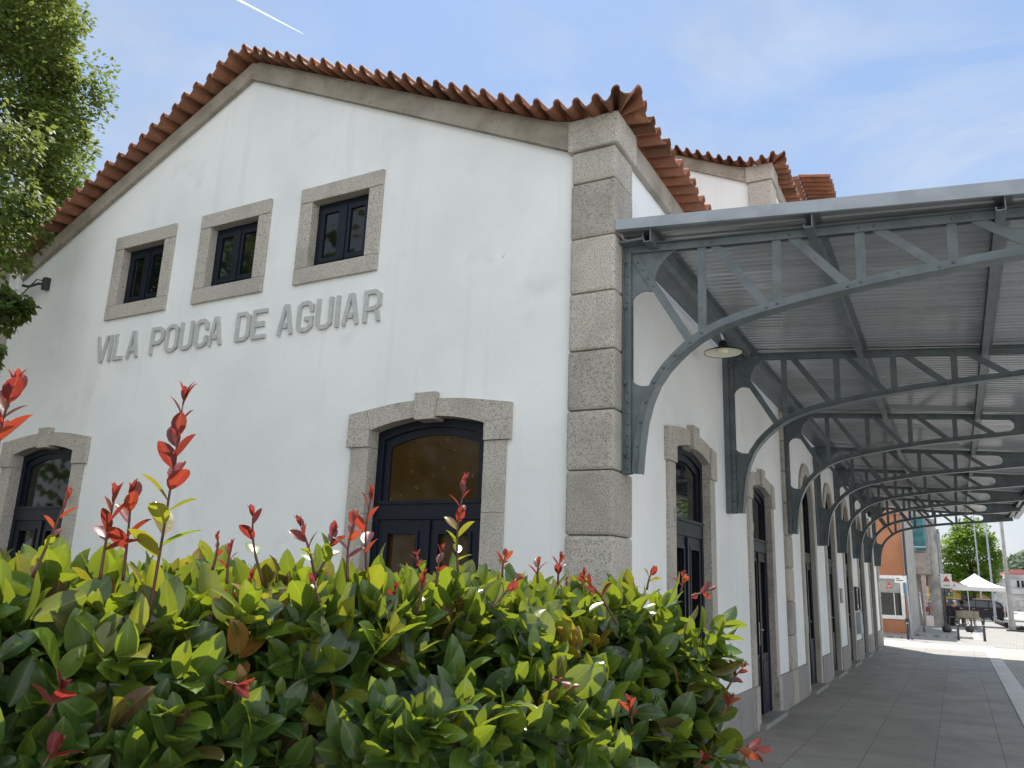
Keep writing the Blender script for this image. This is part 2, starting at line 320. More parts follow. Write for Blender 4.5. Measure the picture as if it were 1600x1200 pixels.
def door_hole(c, round_):
    p = [(c-DIN-.06, 0), (c+DIN+.06, 0)]
    if round_: return p+[(c+s, z) for s, z in arch_pts(True, DIN+.06)]
    return p+[(c+DIN+.06, 2.9), (c+.2, 2.98), (c-.2, 2.98), (c-DIN-.06, 2.9)]
GW = [-5.835, -4.355, -2.875]            # gable windows
GD = [-7.09, -1.67]                      # gable doors
F1 = [2.13, 5.31]; F2 = [9.2, 12.0, 14.85, 17.85, 20.8]
w = MB()
top = 5.12
wall_face(w, [(XL, 0), (0, 0), (0, 5.15), (XC, 5.15+SL*4.35), (XL, 5.15)],
          [rect(c-.42, c+.42, 4.46, 5.31) for c in GW]+[door_hole(c, False) for c in GD], gable, .30)
wall_face(w, [(0, 0), (Y2, 0), (Y2, 5.3), (0, 5.3)], [door_hole(c, False) for c in F1], facade, .30)
wall_face(w, [(Y2, 0), (YE, 0), (YE, 8.4), (Y2, 8.4)], [door_hole(c, True) for c in F2], facade, .30)
# upper gable of the taller block, far end and back wall, dark inner lining behind openings
w.add([(XL, Y2, 4.9), (0, Y2, 4.9), (0, Y2, 8.26), (XC, Y2, 8.26+SL*4.35), (XL, Y2, 8.26)], [(0, 1, 2, 3, 4)])
w.add([(XL, YE, 0), (0, YE, 0), (0, YE, 8.4), (XC, YE, 8.4+SL*4.35), (XL, YE, 8.4)], [(0, 1, 2, 3, 4)])
w.add([(XL, 0, 0), (XL, Y2, 0), (XL, Y2, 5.3), (XL, 0, 5.3)], [(0, 1, 2, 3)])
w.add([(XL, Y2, 0), (XL, YE, 0), (XL, YE, 8.4), (XL, Y2, 8.4)], [(0, 1, 2, 3)])
w.build('wall', M['stucco'], stn, recalc=False)

# quoins (corner columns of granite blocks)
def quoin(x0, x1, y0, y1, zs, name='quoin', seed=0):
    q = MB(); rr = random.Random(seed); tn = []
    for a, b in zip(zs[:-1], zs[1:]):
        j = rr.uniform(-.004, .004)
        n0 = len(q.f); q.box((x0-j, y0+j, a+.002), (x1+j*.5, y1-j, b-.002), .026); tn += [rr.uniform(-.20, .06)]*(len(q.f)-n0)
    return q.build(name, M['granite'], stn, tint=tn)
ZS = [0, .49, .97, 1.45, 1.93, 2.41, 2.87, 3.345, 3.82, 4.29, 4.78, 5.07]
quoin(-.34, .05, -.05, .36, ZS, seed=1)
quoin(XL-.05, XL+.33, -.05, .34, ZS, seed=2)
quoin(-.33, .055, Y2-.05, Y2+.39, [0, .48]+[.48+.475*i for i in range(1, 16)]+[8.18], seed=3)
quoin(-.34, .05, YE-.36, YE+.05, ZS+[5.5, 6, 6.5, 7, 7.5, 8.0, 8.18], seed=4)
for (x0, x1, y0, y1, z) in ((-.37, .08, -.08, .38, 0), (XL-.08, XL+.36, -.08, .37, 0), (-.36, .085, Y2-.08, Y2+.42, DZ)):
    MB().box((x0, y0, 5.074+z), (x1, y1, 5.36+z), .02).build('quoin_cap', M['granite'], stn)
# plinth between doors on the platform side
segs = [(.362, F1[0]-DOUT-.03), (F1[0]+DOUT+.03, F1[1]-DOUT-.03), (F1[1]+DOUT+.03, Y2-.055)]
last = Y2+.395
for c in F2: segs.append((last, c-DOUT-.03)); last = c+DOUT+.03
segs.append((last, YE-.365))
for a, b in segs: MB().box((-.05, a+.002, 0), (.045, b-.002, .47), .012).build('plinth', M['granite_plain'], stn)
# cornices: raking band on both gables + eaves band along the platform side
def rake(y0, dz, name='cornice'):
    c = MB()
    for sx in (1, -1):
        xe = 3.985 if sx > 0 else 3.985
        b0 = 6.985+dz
        c.prism([(XC, b0), (XC+sx*xe, b0-SL*xe), (XC+sx*xe, b0-SL*xe+.205), (XC, b0+.205)], -.05, .055, front(y0))
    return c.build(name, M['cement'], stn)
rake(0, 0); rake(Y2, DZ)
def bed(y0, dz): # mortar bed between cornice and tiles
    m = MB(); xs = np.linspace(XL+.05, -.05, 60); zb = lambda x: 6.985+dz+.195-SL*abs(x-XC)
    m.strip([(x, zb(x)-.03) for x in xs], [(x, max(zb(x)-.02, zr(x, dz)-.005)) for x in xs], -.04, .025, front(y0)); return m.build('mortar_bed', M['cement'], stn)
def zr(x, dz):
    d = abs(x-XC); z = 7.235-SL*d; t = max(0, (d-3.65)/.70); return z+.16*t*t+dz
bed(0, 0); bed(Y2, DZ)
MB().box((-.05, .385, 5.10), (.06, Y2-.085, 5.31), .01).box((-.05, Y2+.425, 5.10+DZ), (.06, YE+.02, 5.31+DZ), .01).build('eaves_cornice', M['cement'], stn)

# roofs: corrugated clay slopes, a projecting course of tiles along verge and eaves
PIT = .196
def wave(u): return .092*(.5+.5*math.cos(2*math.pi*u))**1.55
def roof_slopes(y0, y1, dz):
    m = MB(); n = int((y1-y0)/PIT*6); vs = []; fs = []
    for sx in (1, -1):
        o = len(vs)
        for i in range(n+1):
            y = y0+(y1-y0)*i/n; h = wave((y-y0)/PIT)
            for k, (X_, d) in enumerate(((0, 0), (4.32, -SL*4.32))):
                vs.append((XC+sx*X_, y, 7.24+dz+d+h))
        fs += [(o+2*i, o+2*i+1, o+2*i+3, o+2*i+2) for i in range(n)]
    m.add(vs, fs, True)
    # ridge caps
    k = 0; y = y0
    while y < y1-.1:
        m.lathe([(.12, 0), (.105, .42)], (0, 0, 0), 10, True, Matrix.Translation((XC, y, 7.27+dz)) @ Matrix.Rotation(-math.pi/2, 4, 'X')); y += .36
    return m
def tile_profile():
    p = [(x, .036*(x/.056)**2) for x in np.linspace(0, .056, 5)]
    p += [(PIT/2-.040*math.cos(t), .044+.044*math.sin(t)) for t in np.linspace(-.12, math.pi+.12, 11)]
    p += [(PIT-x, .036*(x/.056)**2) for x in np.linspace(.056, .012, 4)]
    return p
TP = tile_profile()
def edge_course(path, seed):
    """path: (inner point, outer point, arc length); thick S tiles hang over the outer edge"""
    m = MB(); rr = random.Random(seed); vs = []; fs = []; T = .016
    SS = np.array([p[2] for p in path]); IN = np.array([p[0] for p in path]); OUT = np.array([p[1] for p in path])
    at = lambda A, s: Vector([np.interp(s, SS, A[:, k]) for k in range(3)])
    up = Vector((0, 0, 1))
    for k in range(int(SS[-1]/PIT)):
        j0 = rr.uniform(-.02, .02); j1 = rr.uniform(-.007, .007); j2 = rr.uniform(-.006, .006)
        for x, h in TP:
            s_ = k*PIT+x+j2; a = at(IN, s_); b = at(OUT, s_); d = (b-a).normalized(); b = b+d*(j0+(.012 if h > .04 else 0))
            hh = h*1.05; t_ = T
            nx_ = Vector((0, 0, -t_))
            vs += [a+up*hh, b+up*(hh+j1), b+up*(hh+j1)+nx_, a+up*hh+nx_]
    n = len(vs)//4
    for i in range(n-1):
        for q in range(4): fs.append((4*i+q, 4*i+(q+1) % 4, 4*i+4+(q+1) % 4, 4*i+4+q))
    fs += [(3, 2, 1, 0), (4*n-4, 4*n-3, 4*n-2, 4*n-1)]; m.add(vs, fs, False); tr_ = [rr.choice((-.4, -.25, -.12, -.05, 0, .05, .12))*rr.uniform(.6, 1.2) for _ in range(int(SS[-1]/PIT)+1)]; m.tint = [tr_[min(len(tr_)-1, (i//4)//len(TP))] for i in range(len(fs))]; return m
def zr(x, dz):  # verge tile base height, easing out at the corners
    d = abs(x-XC); z = 7.235-SL*d
    t = max(0, (d-3.65)/.70); return z+.16*t*t+dz
def course(y0, y_end, dz, seed):
    P = []; s = 0; st = PIT/14
    x = XL-.12
    while x < .0:
        ds = st*math.cos(math.atan(SL)); z = zr(x, dz); P.append(((x, y0+.10, z+.02), (x, y0-.25, z-.012), s)); x += ds; s += st
    zc_ = zr(0, dz)
    n = int(PIT*3/st)
    for i in range(1, n):
        a = math.pi/2*i/n; r = .255*(1+.36*math.sin(2*a)**2)
        P.append(((0, y0+.10*(1-i/n)+.02, zc_+.02), (r*math.sin(a)+.03*i/n, y0-r*math.cos(a)+.05*i/n, zc_-.01+.03*math.sin(2*a)), s)); s += st
    y = y0+.07
    while y < y_end:
        P.append(((-.06, y, zc_+.03), (.27, y, zc_-.015), s)); y += st; s += st
    return edge_course(P, seed)
r1 = roof_slopes(.0, Y2-.02, 0).build('roof', M['tile'], stn, recalc=False)
c1 = course(0, Y2-.1, 0, 5); c1.build('verge_tiles', M['tile'], r1, recalc=False, tint=c1.tint)
r2 = roof_slopes(Y2, YE, DZ).build('roof', M['tile'], stn, recalc=False)
c2 = course(Y2, YE, DZ, 6); c2.build('verge_tiles', M['tile'], r2, recalc=False, tint=c2.tint)
# projecting porch roof further along the upper block
pr = MB(); P = []; s = 0
while s < 6.2*PIT: P.append(((.02, 10.2+s, 9.84), (.62, 10.2+s, 9.72), s)); s += PIT/14
pe = edge_course(P, 9)
pe.build('eaves_tiles', M['tile'], r2, recalc=False, tint=pe.tint)
MB().box((-3.2, 10.25, 8.2), (-.06, 11.36, 9.79)).build('dormer_wall', M['cement'], r2)
MB().box((-3.2, 10.2, 9.795), (.015, 11.42, 9.86)).build('dormer_roof', M['tile'], r2)

# lettering
def letters():
    T = .042; H = .315
    def strip2(mb, pts, closed=False, x0=0., wd=.2, z0=3.858):
        P_ = [Vector((x0+T/2+p[0]*(wd-T), z0+T/2+p[1]*(H-T))) for p in pts]; n = len(P_); A = []; B = []
        for i in range(n):
            pa = P_[i-1] if (closed or i > 0) else None; pb = P_[(i+1) % n] if (closed or i < n-1) else None
            t1 = (P_[i]-pa).normalized() if pa is not None else None; t2 = (pb-P_[i]).normalized() if pb is not None else None
            if t1 is None: t1 = t2
            if t2 is None: t2 = t1
            n1 = Vector((-t1.y, t1.x)); n2 = Vector((-t2.y, t2.x)); bi = (n1+n2)
            bi = bi.normalized() if bi.length > 1e-4 else n1
            k = min(1/max(.3, bi.dot(n1)), 2.0)
            ext = Vector((0, 0))
            if not closed and i == 0: ext = -t1*T/2
            if not closed and i == n-1: ext = t2*T/2
            A.append(tuple(P_[i]+ext+bi*T/2*k)); B.append(tuple(P_[i]+ext-bi*T/2*k))
        mb.strip(A, B, -.002, .026, gable, closed)
    oc = [(.28, 0), (0, .12), (0, .88), (.28, 1), (.72, 1), (1, .88), (1, .12), (.72, 0)]
    def glyph(ch, x0, wd):
        m = MB()
        def S_(pts, closed=False): strip2(m, pts, closed, x0, wd)
        def B_(a, b, c, d): # box in unit outer coordinates
            m.prism(rect(x0+a*wd, x0+b*wd, 3.858+c*H, 3.858+d*H), -.002, .024, gable)
        if ch == 'V': S_([(0, 1), (.42, .0), (.58, .0), (1, 1)])
        if ch == 'I': m.prism(rect(x0, x0+T, 3.858, 3.858+H), -.002, .026, gable)
        if ch == 'L': S_([(0, 1), (0, 0), (1, 0)])
        if ch == 'A': S_([(0, 0), (.40, 1), (.60, 1), (1, 0)]); B_(.345, .655, .22, .38)
        if ch == 'P': S_([(0, .40), (0, 1), (.7, 1), (1, .87), (1, .53), (.7, .40)], True); m.prism(rect(x0, x0+T, 3.858, 3.858+.40*(H-T)-.001), -.002, .026, gable)
        if ch == 'R':
            S_([(0, .40), (0, 1), (.7, 1), (1, .87), (1, .53), (.7, .40)], True); zt = 3.858+.40*(H-T)-.001
            m.prism(rect(x0, x0+T, 3.858, zt), -.002, .026, gable)
            m.prism([(x0+wd-T, 3.858), (x0+wd, 3.858), (x0+wd*.88, zt), (x0+wd*.88-T, zt)], -.002, .026, gable)
        if ch == 'O': S_(oc, True)
        if ch == 'U': S_([(0, 1), (0, .12), (.28, 0), (.72, 0), (1, .12), (1, 1)])
        if ch == 'C': S_([(1, .70), (1, .88), (.72, 1), (.28, 1), (0, .88), (0, .12), (.28, 0), (.72, 0), (1, .12), (1, .30)])
        if ch == 'G': S_([(1, .72), (1, .88), (.72, 1), (.28, 1), (0, .88), (0, .12), (.28, 0), (.72, 0), (1, .12), (1, .40), (.60, .40)])
        if ch == 'D': S_([(0, 0), (0, 1), (.7, 1), (1, .87), (1, .13), (.7, 0)], True)
        if ch == 'E': S_([(1, 1), (0, 1), (0, 0), (1, 0)]); B_(T/wd+.005, .85, .40, .58)
        return m
    for ch, a, b in [('V',-6.414,-6.212),('I',-6.185,0),('L',-6.095,-5.93),('A',-5.855,-5.666),('P',-5.46,-5.25),('O',-5.215,-5.015),('U',-4.985,-4.785),('C',-4.748,-4.55),('A',-4.53,-4.337),
                     ('D',-4.135,-3.935),('E',-3.90,-3.705),('A',-3.542,-3.345),('G',-3.29,-3.085),('U',-3.045,-2.845),('I',-2.80,0),('A',-2.712,-2.52),('R',-2.462,-2.26)]:
        glyph(ch, a, (b-a) if b else .042).build('letter', M['letter'], stn)
letters()

def gable_window(c):
    wmb = MB()
    fr = -.075
    # sash frame and two casements
    z0, z1 = 4.535, 5.245; a = .36
    wmb.prism(rect(c-a, c+a, z1-.07, z1), fr-.06, fr, gable); wmb.prism(rect(c-a, c+a, z0, z0+.06), fr-.06, fr, gable)
    wmb.prism(rect(c-a, c-a+.06, z0+.0605, z1-.0705), fr-.06, fr, gable); wmb.prism(rect(c+a-.06, c+a, z0+.0605, z1-.0705), fr-.06, fr, gable)
    wmb.prism(rect(c-.035, c+.035, z0+.0605, z1-.0705), fr-.05, fr+.022, gable)
    o = wmb.build('window', M['navy'], stn)
    for sx in (-1, 1):
        x0, x1 = (c-.299, c-.036) if sx < 0 else (c+.036, c+.299)
        k = MB()
        A = rect(x0, x1, z0+.061, z1-.071); B = rect(x0+.042, x1-.042, z0+.112, z1-.117)
        k.strip(A, B, fr-.05, fr+.012, gable, True); k.build('casement', M['navy'], o)
        MB().prism(rect(x0+.037, x1-.037, z0+.107, z1-.112), fr-.03, fr-.004, gable).build('pane', M['glass'], o)
    g = MB()
    g.box((c-.527, -.03, 5.247), (c+.527, .22, 5.413), .008)
    g.box((c-.527, -.026, 4.537), (c-.362, .22, 5.244), .008); g.box((c+.362, -.026, 4.537), (c+.527, .22, 5.244), .008)
    g.box((c-.527, -.03, 4.367), (c+.527, .05, 4.534), .008)
    g.box((c-.36, .051, 4.42), (c+.36, .22, 4.533), .004)
    g.build('stone_surround', M['granite'], o)
for c in GW: gable_window(c)

def door(c, mp, round_, pane_m, handle, seed):
    rr = random.Random(seed); fd = -.05 if mp is facade else -.10
    d = MB()
    inner = [(c+s, z) for s, z in arch_pts(round_, DIN)]
    def shrink(k):
        if round_: return [(c+(DIN-k)*math.cos(a), 2.97+(DIN-k)*math.sin(a)) for a in np.linspace(0, math.pi, 15)]
        return [(c+s, zin(s*DIN/(DIN-k))-k) for s in np.linspace(DIN-k, -(DIN-k), 15)]
    zt0, zt1 = 2.06, 2.22
    # outer frame: jamb posts + arch, stepping in twice
    i1 = shrink(.07); i2 = shrink(.135)
    A = [(c+DIN, .06)]+inner+[(c-DIN, .06)]; B = [(c+DIN-.07, .06)]+i1+[(c-DIN+.07, .06)]
    d.strip(A, B, fd-.07, fd+.0, mp)
    A2 = [(c+DIN-.0705, zt1)]+i1+[(c-DIN+.0705, zt1)]; B2 = [(c+DIN-.135, zt1)]+i2+[(c-DIN+.135, zt1)]
    d.strip(A2, B2, fd-.06, fd-.025, mp)
    d.prism(rect(c-DIN+.071, c+DIN-.071, zt0, zt1-.001), fd-.06, fd+.012, mp)
    d.prism(rect(c-DIN+.071, c+DIN-.071, zt1-.03, zt1-.002), fd+.013, fd+.03, mp)
    o = d.build('door', M['navy'], stn)
    MB().prism([(c+DIN-.13, zt1+.004)]+shrink(.13)+[(c-DIN+.13, zt1+.004)], fd-.05, fd-.04, mp).build('fanlight_pane', pane_m, o)
    for sx in (-1, 1):
        x0, x1 = (c-DIN+.072, c-.003) if sx < 0 else (c+.003, c+DIN-.072)
        lf = MB()
        A = rect(x0, x1, .07, zt0-.003); B = rect(x0+.10, x1-.10, .78, zt0-.11)
        lf.strip(A, B, fd-.055, fd-.008, mp, True)
        lf.prism(rect(x0+.11, x1-.11, .20, .70), fd-.03, fd+.004, mp)
        lf.strip(rect(x0+.085, x1-.085, .765, zt0-.095), rect(x0+.112, x1-.112, .792, zt0-.122), fd-.0075, fd+.006, mp, True)
        if sx > 0: lf.prism(rect(c-.022, c+.03, .08, zt0-.01), fd-.0078, fd+.014, mp)
        l = lf.build('leaf', M['navy'], o)
        MB().prism(rect(x0+.10, x1-.10, .78, zt0-.11), fd-.045, fd-.035, mp).build('pane', pane_m, l)
        if handle and sx < 0:
            h = MB(); hx = x1-.055
            h.prism(rect(hx-.018, hx+.018, .90, 1.18), fd-.007, fd+.004, mp)
            p = [mp(hx, 1.09, fd+.0), mp(hx, 1.09, fd+.05), mp(hx-.11, 1.09, fd+.055)]
            h.tube(p, .009, 8); h.build('handle', M['chrome'], l)
    g = MB(); D0, D1 = -.27, .03
    for sx in (-1, 1):
        def q(pts): return [(c+sx*p[0], p[1]) for p in pts]
        if round_:
            g.prism(q([(DIN, .0), (DOUT, 0), (DOUT, 1.6), (DIN, 1.6)]), D0, D1, mp); g.prism(q([(DIN, 1.604), (DOUT, 1.604), (DOUT, 2.966), (DIN, 2.966)]), D0, D1, mp)
        else:
            g.prism(q([(DIN, .0), (DOUT+.02, 0), (DOUT+.02, .47), (DIN, .47)]), D0, D1+.02, mp)
            g.prism(q([(DIN, .474), (DOUT, .474), (DOUT, 2.1), (DIN, 2.1)]), D0, D1, mp)
            g.prism(q([(DIN, 2.103), (DOUT, 2.103), (DOUT, 2.680), (DIN, 2.680)]), D0, D1, mp)
            g.prism(q([(DIN, 2.684), (.832, 2.684), (.832, 2.85), (DIN, 2.835)]), D0, D1+.018, mp)
            g.prism(q([(DIN, 2.838), (.832, 2.853), (.832, 2.985), (.64, 3.012)]), D0, D1+.016, mp)
            ss = np.linspace(.10, DIN-.002, 8); so = np.linspace(.112, .636, 8)
            g.strip(q([(s, zin(s)) for s in ss]), q([(s, zout(s)) for s in so]), D0, D1+.004, mp)
    if round_:
        aa = np.linspace(.0, math.pi, 29)
        for k in range(7):
            a = aa[4*k:4*k+5].copy(); a[0] += .004; a[-1] -= .004
            g.strip([(c+DIN*math.cos(t), 2.97+DIN*math.sin(t)) for t in a], [(c+DOUT*math.cos(t), 2.97+DOUT*math.sin(t)) for t in a], D0, D1+.003*(k % 2), mp)
    else:
        g.prism([(c-.097, zin(0)-.03), (c+.097, zin(0)-.03), (c+.109, 3.125), (c-.109, 3.125)], D0, D1+.035, mp)
    g.build('stone_surround', M['granite'], o)
    MB().prism(rect(c-DIN-.1, c+DIN+.1, 0, .055), -.30, .12 if mp is facade else .06, mp).build('doorstep', M['granite_plain'], o)
    return o
for i, c in enumerate(GD): door(c, gable, False, M['glass_brown'] if i == 1 else M['glass'], False, i)
for i, c in enumerate(F1): door(c, facade, False, M['glass'], True, 10+i)
for i, c in enumerate(F2): door(c, facade, True, M['glass'], True, 20+i)
# dark back lining so no daylight passes through the openings
MB().box((XL+.3, .36, .02), (-.36, YE-.3, 5.0)).build('inner_lining', mat('dark_interior', (.02, .02, .02), .9), stn)

# ------------------------------------------------------------------ platform canopy
can = thing('platform_canopy', 'grey steel platform canopy on riveted arched brackets along the station wall', 'canopy', (0, 0, 0))
CE = 22.75
def zsh(x): return 4.315-.088*x           # underside of the roofing sheet
sh = MB(); vs = []; fs = []
prof = [(0, 0), (.045, 0), (.058, .010), (.087, .010)]
y = .0; k = 0
while y < CE:
    for dy_, h in prof:
        for x in (.06, 3.98): vs.append((x, y+dy_, zsh(x)+h))
    y += .10
n = len(vs)//2
fs = [(2*i, 2*i+1, 2*i+3, 2*i+2) for i in range(n-1)]
add_tone(M['sheet']); sr = random.Random(3); tones = [sr.uniform(-.16, .06) for _ in range(60)]
sh.add(vs, fs); sh.build('roof_sheet', M['sheet'], can, recalc=False, tint=[tones[int(i/40)] for i in range(len(fs))])
# front and far fascia, outer gutter edge, wall plate
f_ = MB()
for y0, y1 in ((-.052, -.034),):
    f_.prism([(.052, zsh(.05)-.0), (4.02, zsh(4.02)-.035), (4.02, zsh(4.02)+.07), (.052, zsh(.05)+.085)], y0, y1, axis_y(0))
f_.prism([(.052, zsh(.05)), (4.02, zsh(4.02)), (4.02, zsh(4.02)+.008), (.052, zsh(.05)+.008)], -.033, .03, axis_y(0))
f_.build('fascia', M['fascia'], can)
MB().prism([(.06, zsh(.05)-.03), (4.02, zsh(4.02)-.03), (4.02, zsh(4.02)+.06), (.06, zsh(.05)+.06)], CE+.1, CE+.12, axis_y(0)).build('fascia', M['fascia'], can)
g_ = MB(); g_.box((3.985, -.03, zsh(4)-.06), (4.0, CE+.09, zsh(4)+.07)).box((3.86, -.03, zsh(4)-.075), (4.0, CE+.09, zsh(4)-.062)); g_.build('gutter_edge', M['fascia'], can)
wp = MB(); wp.box((.062, .02, zsh(.2)-.075), (.26, CE, zsh(.2)-.058)).box((.245, .02, zsh(.2)-.0575), (.26, CE, zsh(.26)-.004)); wp.build('wall_plate', M['steel'], can)
for x in (.33, 1.51, 2.66, 3.76):
    p = MB(); z = zsh(x); H_ = .105
    p.box((x-.004, -.03, z-H_), (x+.004, CE, z-.012)).box((x-.05, -.03, z-.0115), (x+.05, CE, z-.004)).box((x-.055, -.03, z-H_-.008), (x+.004, CE, z-H_-.0005)).box((x-.055, -.03, z-H_), (x-.048, CE, z-H_+.022))
    p.build('purlin', M['steel'], can)
low = [(.178, 2.40), (.196, 2.60), (.222, 2.78), (.262, 2.93), (.325, 3.075), (.40, 3.18), (.484, 3.265), (.567, 3.335), (.658, 3.395), (.74, 3.437), (.828, 3.472), (.98, 3.515), (1.154, 3.55), (1.37, 3.588), (1.592, 3.62), (1.80, 3.645), (2.002, 3.667), (2.384, 3.696), (2.738, 3.72), (3.05, 3.742), (3.82, 3.80)]
def lowz(x):
    for a, b in zip(low[:-1], low[1:]):
        if a[0] <= x <= b[0]: return a[1]+(b[1]-a[1])*(x-a[0])/(b[0]-a[0])
def ztop(x): return 4.238-.074*x
def offset(pts, k):
    out = []
    for i in range(len(pts)):
        a = Vector(pts[max(i-1, 0)]); b = Vector(pts[min(i+1, len(pts)-1)]); t = (b-a).normalized(); n = Vector((-t.y, t.x)); out.append(tuple(Vector(pts[i])+n*k))
    return out
BY = [.165, 3.56, 7.06, 10.35, 13.25, 16.25, 19.1, 22.25]
def bracket(yc):
    # the lower chord bends from the wall foot; n = inward (up-left) side of the curve
    mp = axis_y(yc); E = .0
    up = offset(low, .058)
    fr = MB(); fr.strip(low, up, -.030, -.020, mp); fr.strip(low, up, .020, .030, mp)
    so = offset(low, -.009); fr.strip([(a[0], a[1]) for a in so], offset(low, -.001), -.062, .062, mp)
    o = fr.build('bracket', M['steel'], can)
    # top chord
    t = MB(); A = [(.06, ztop(.06)), (3.80, ztop(3.80))]; B = [(.06, ztop(.06)-.058), (3.80, ztop(3.80)-.058)]
    t.strip(A, B, -.030, -.020, mp); t.strip(A, B, .020, .030, mp); t.strip([(.06, ztop(.06)+.009), (3.82, ztop(3.82)+.009)], [(.06, ztop(.06)+.001), (3.82, ztop(3.82)+.001)], -.062, .062, mp)
    for x in [.1+.085*i for i in range(5)]+[.69, .77, 1.235, 1.33, 1.80, 1.90, 2.37, 2.48]: t.dome((x, yc-.030, ztop(x)-.03), .0125, (0, -1, 0))
    t.build('upper_chord', M['steel'], o)
    p = MB(); p.prism(rect(.055, .062, 2.40, ztop(.06)), -.062, .062, mp); p.prism(rect(.063, .115, 2.40, ztop(.06)-.06), -.030, -.020, mp); p.prism(rect(.063, .115, 2.40, ztop(.06)-.06), .020, .030, mp)
    for z in [2.44+.085*i for i in range(8)]+[3.76+.075*i for i in range(5)]: p.dome((.089, yc-.030, z), .0125, (0, -1, 0))
    for z in (2.55, 3.1, 3.72, 4.1): p.tube([(.066, yc-.05, z), (.085, yc-.05, z)], .016, 6, smooth=False)
    if yc not in (BY[0], BY[2]): p.box((.001, yc-.062, 2.40), (.0545, yc+.062, ztop(.06)))
    p.build('wall_post', M['steel'], o)
    # gusset plates: foot, wall corner, and the solid tip
    g = MB(); cv = [(.10+.5*0+.0, 3.17)]
    arc = [(.1+.128*(1-math.cos(a)), 3.175-.105*math.sin(a)) for a in np.linspace(0, math.pi*.86, 10)]
    edge = [(x, z) for x, z in up if z < 3.10]
    g.prism([(.07, 2.42), (.185, 2.42)]+[(x+.02, z-.008) for x, z in edge[1:]]+arc[::-1]+[(.07, 3.175)], -.008, .008, mp)
    for i in range(1, 7):
        a, b = low[i], up[i]; g.dome(((a[0]+b[0])/2, yc-.030, (a[1]+b[1])/2), .012, (0, -1, 0))
    g.build('gusset_plate', M['steel'], o)
    g = MB()
    a1 = [(.115, 3.735), (.122, 3.775), (.145, 3.812), (.185, 3.838), (.228, 3.843), (.268, 3.832)]
    ar = [(.318, 3.88), (.306, 3.92), (.31, 3.96), (.322, 4.0), (.343, 4.04), (.372, 4.08), (.42, 4.12), (.47, ztop(.47)-.055)]
    g.prism([(.07, 3.735)]+a1+[(.30, 3.828)]+ar+[(.07, ztop(.07)-.05)], -.008, .008, mp)
    g.build('gusset_plate', M['steel'], o)
    g = MB(); cx, cz, rr_ = 3.03, (ztop(3.03)+lowz(3.03))/2+.0, .5*(ztop(3.03)-.06-lowz(3.03)-.058)
    a3 = [(cx-rr_*.55+rr_*math.cos(a), cz+rr_*math.sin(a)) for a in np.linspace(-math.pi/2, math.pi/2, 11)]
    g.prism(a3+[(cx-rr_*.5, ztop(cx)-.03), (3.80, ztop(3.80)-.02), (3.82, lowz(3.82)+.01), (cx-rr_*.5, lowz(cx)+.03)], -.012, .012, mp); g.build('tip_plate', M['steel'], o)
    for x, wv in ((.683, .064), (1.235, .064), (1.797, .062), (2.36, .060)):
        b = MB(); b.bar((x, ztop(x)-.05), (x-.008, lowz(x)+.03), wv, -.0195, -.0095, mp)
        b.dome((x-.01, yc-.030, lowz(x)+.032), .012, (0, -1, 0)); b.build('vertical_bar', M['steel'], o)
    for (p0, p1) in (((.150, 4.125), (.585, 3.385)), ((.775, ztop(.775)-.04), (1.150, 3.585)), ((1.34, ztop(1.34)-.04), (1.70, 3.665)), ((1.905, ztop(1.9)-.04), (2.27, 3.715)), ((2.49, ztop(2.49)-.04), (2.83, 3.755))):
        b = MB(); b.bar(p0, p1, .062, -.0185, -.0085, mp) if p0[0] > .2 else b.bar(p0, p1, .062, -.0205, -.0095, mp)
        if p0[0] < .2:
            d = (Vector(p1)-Vector(p0)).normalized()
            for k in range(4): q = Vector(p0)+d*(.04+.085*k); b.dome((q.x, yc-.0205, q.y), .0125, (0, -1, 0))
        b.dome((p1[0], yc-.030, p1[1]-.01), .012, (0, -1, 0)); b.build('diagonal_bar', M['steel'], o)
for y in BY: bracket(y)

# enamel lamp hanging by the first bracket
lx, ly, lz = .33, 2.2, 3.875
lm = thing('wall_lamp', 'dark enamel dish lamp with cream inside under the canopy between the first two brackets', 'lamp', (lx, ly, lz))
MB().lathe([(.19, -.002), (.188, .008), (.11, .04), (.05, .065), (.04, .12), (.0, .125)], (lx, ly, lz), 28).build('lamp_shade', M['dark_metal'], lm)
MB().lathe([(.184, .003), (.11, .033), (.05, .052), (0, .054)], (lx, ly, lz), 28).build('reflector', M['enamel'], lm)
MB().lathe([(0, -.01), (.04, .0), (.055, .025), (.035, .052)], (lx, ly, lz), 16).build('bulb', M['bulb'], lm)
MB().tube([(.0, ly, lz+.10), (.10, ly, lz+.21), (.22, ly, lz+.24), (lx-.02, ly, lz+.21), (lx, ly, lz+.14)], .013, 8).build('arm', M['white'], lm)

# small things fixed to the walls
t = thing('antenna_box', 'white outdoor antenna box on a bracket under the left eave of the gable', 'antenna', (-7.95, -.2, 5.0))
MB().box((-8.09, -.26, 4.90), (-7.88, -.20, 5.14), .012).build('housing', M['white'], t)
MB().tube([(-7.98, -.2, 5.0), (-7.86, -.13, 4.98), (-7.74, -.08, 5.02), (-7.66, -.0, 5.02)], .018, 8).box((-7.70, -.07, 4.94), (-7.62, .0, 5.10), .008).build('bracket_arm', M['dark_metal'], t)
MB().tube([(-7.97, -.23, 4.90), (-7.95, -.22, 4.84), (-7.90, -.19, 4.83), (-7.86, -.15, 4.93), (-7.78, -.09, 5.08), (-7.68, -.03, 5.06)], .008, 6).build('cable', M['dark_metal'], t)
t = thing('wall_plaque', 'small grey metal plaque on the wall between two tall arched doors', 'plaque', (.0, 13.35, 1.5))
MB().box((.003, 13.15, 1.36), (.028, 13.5, 1.66), .004).build('plate', M['granite_plain'], t)
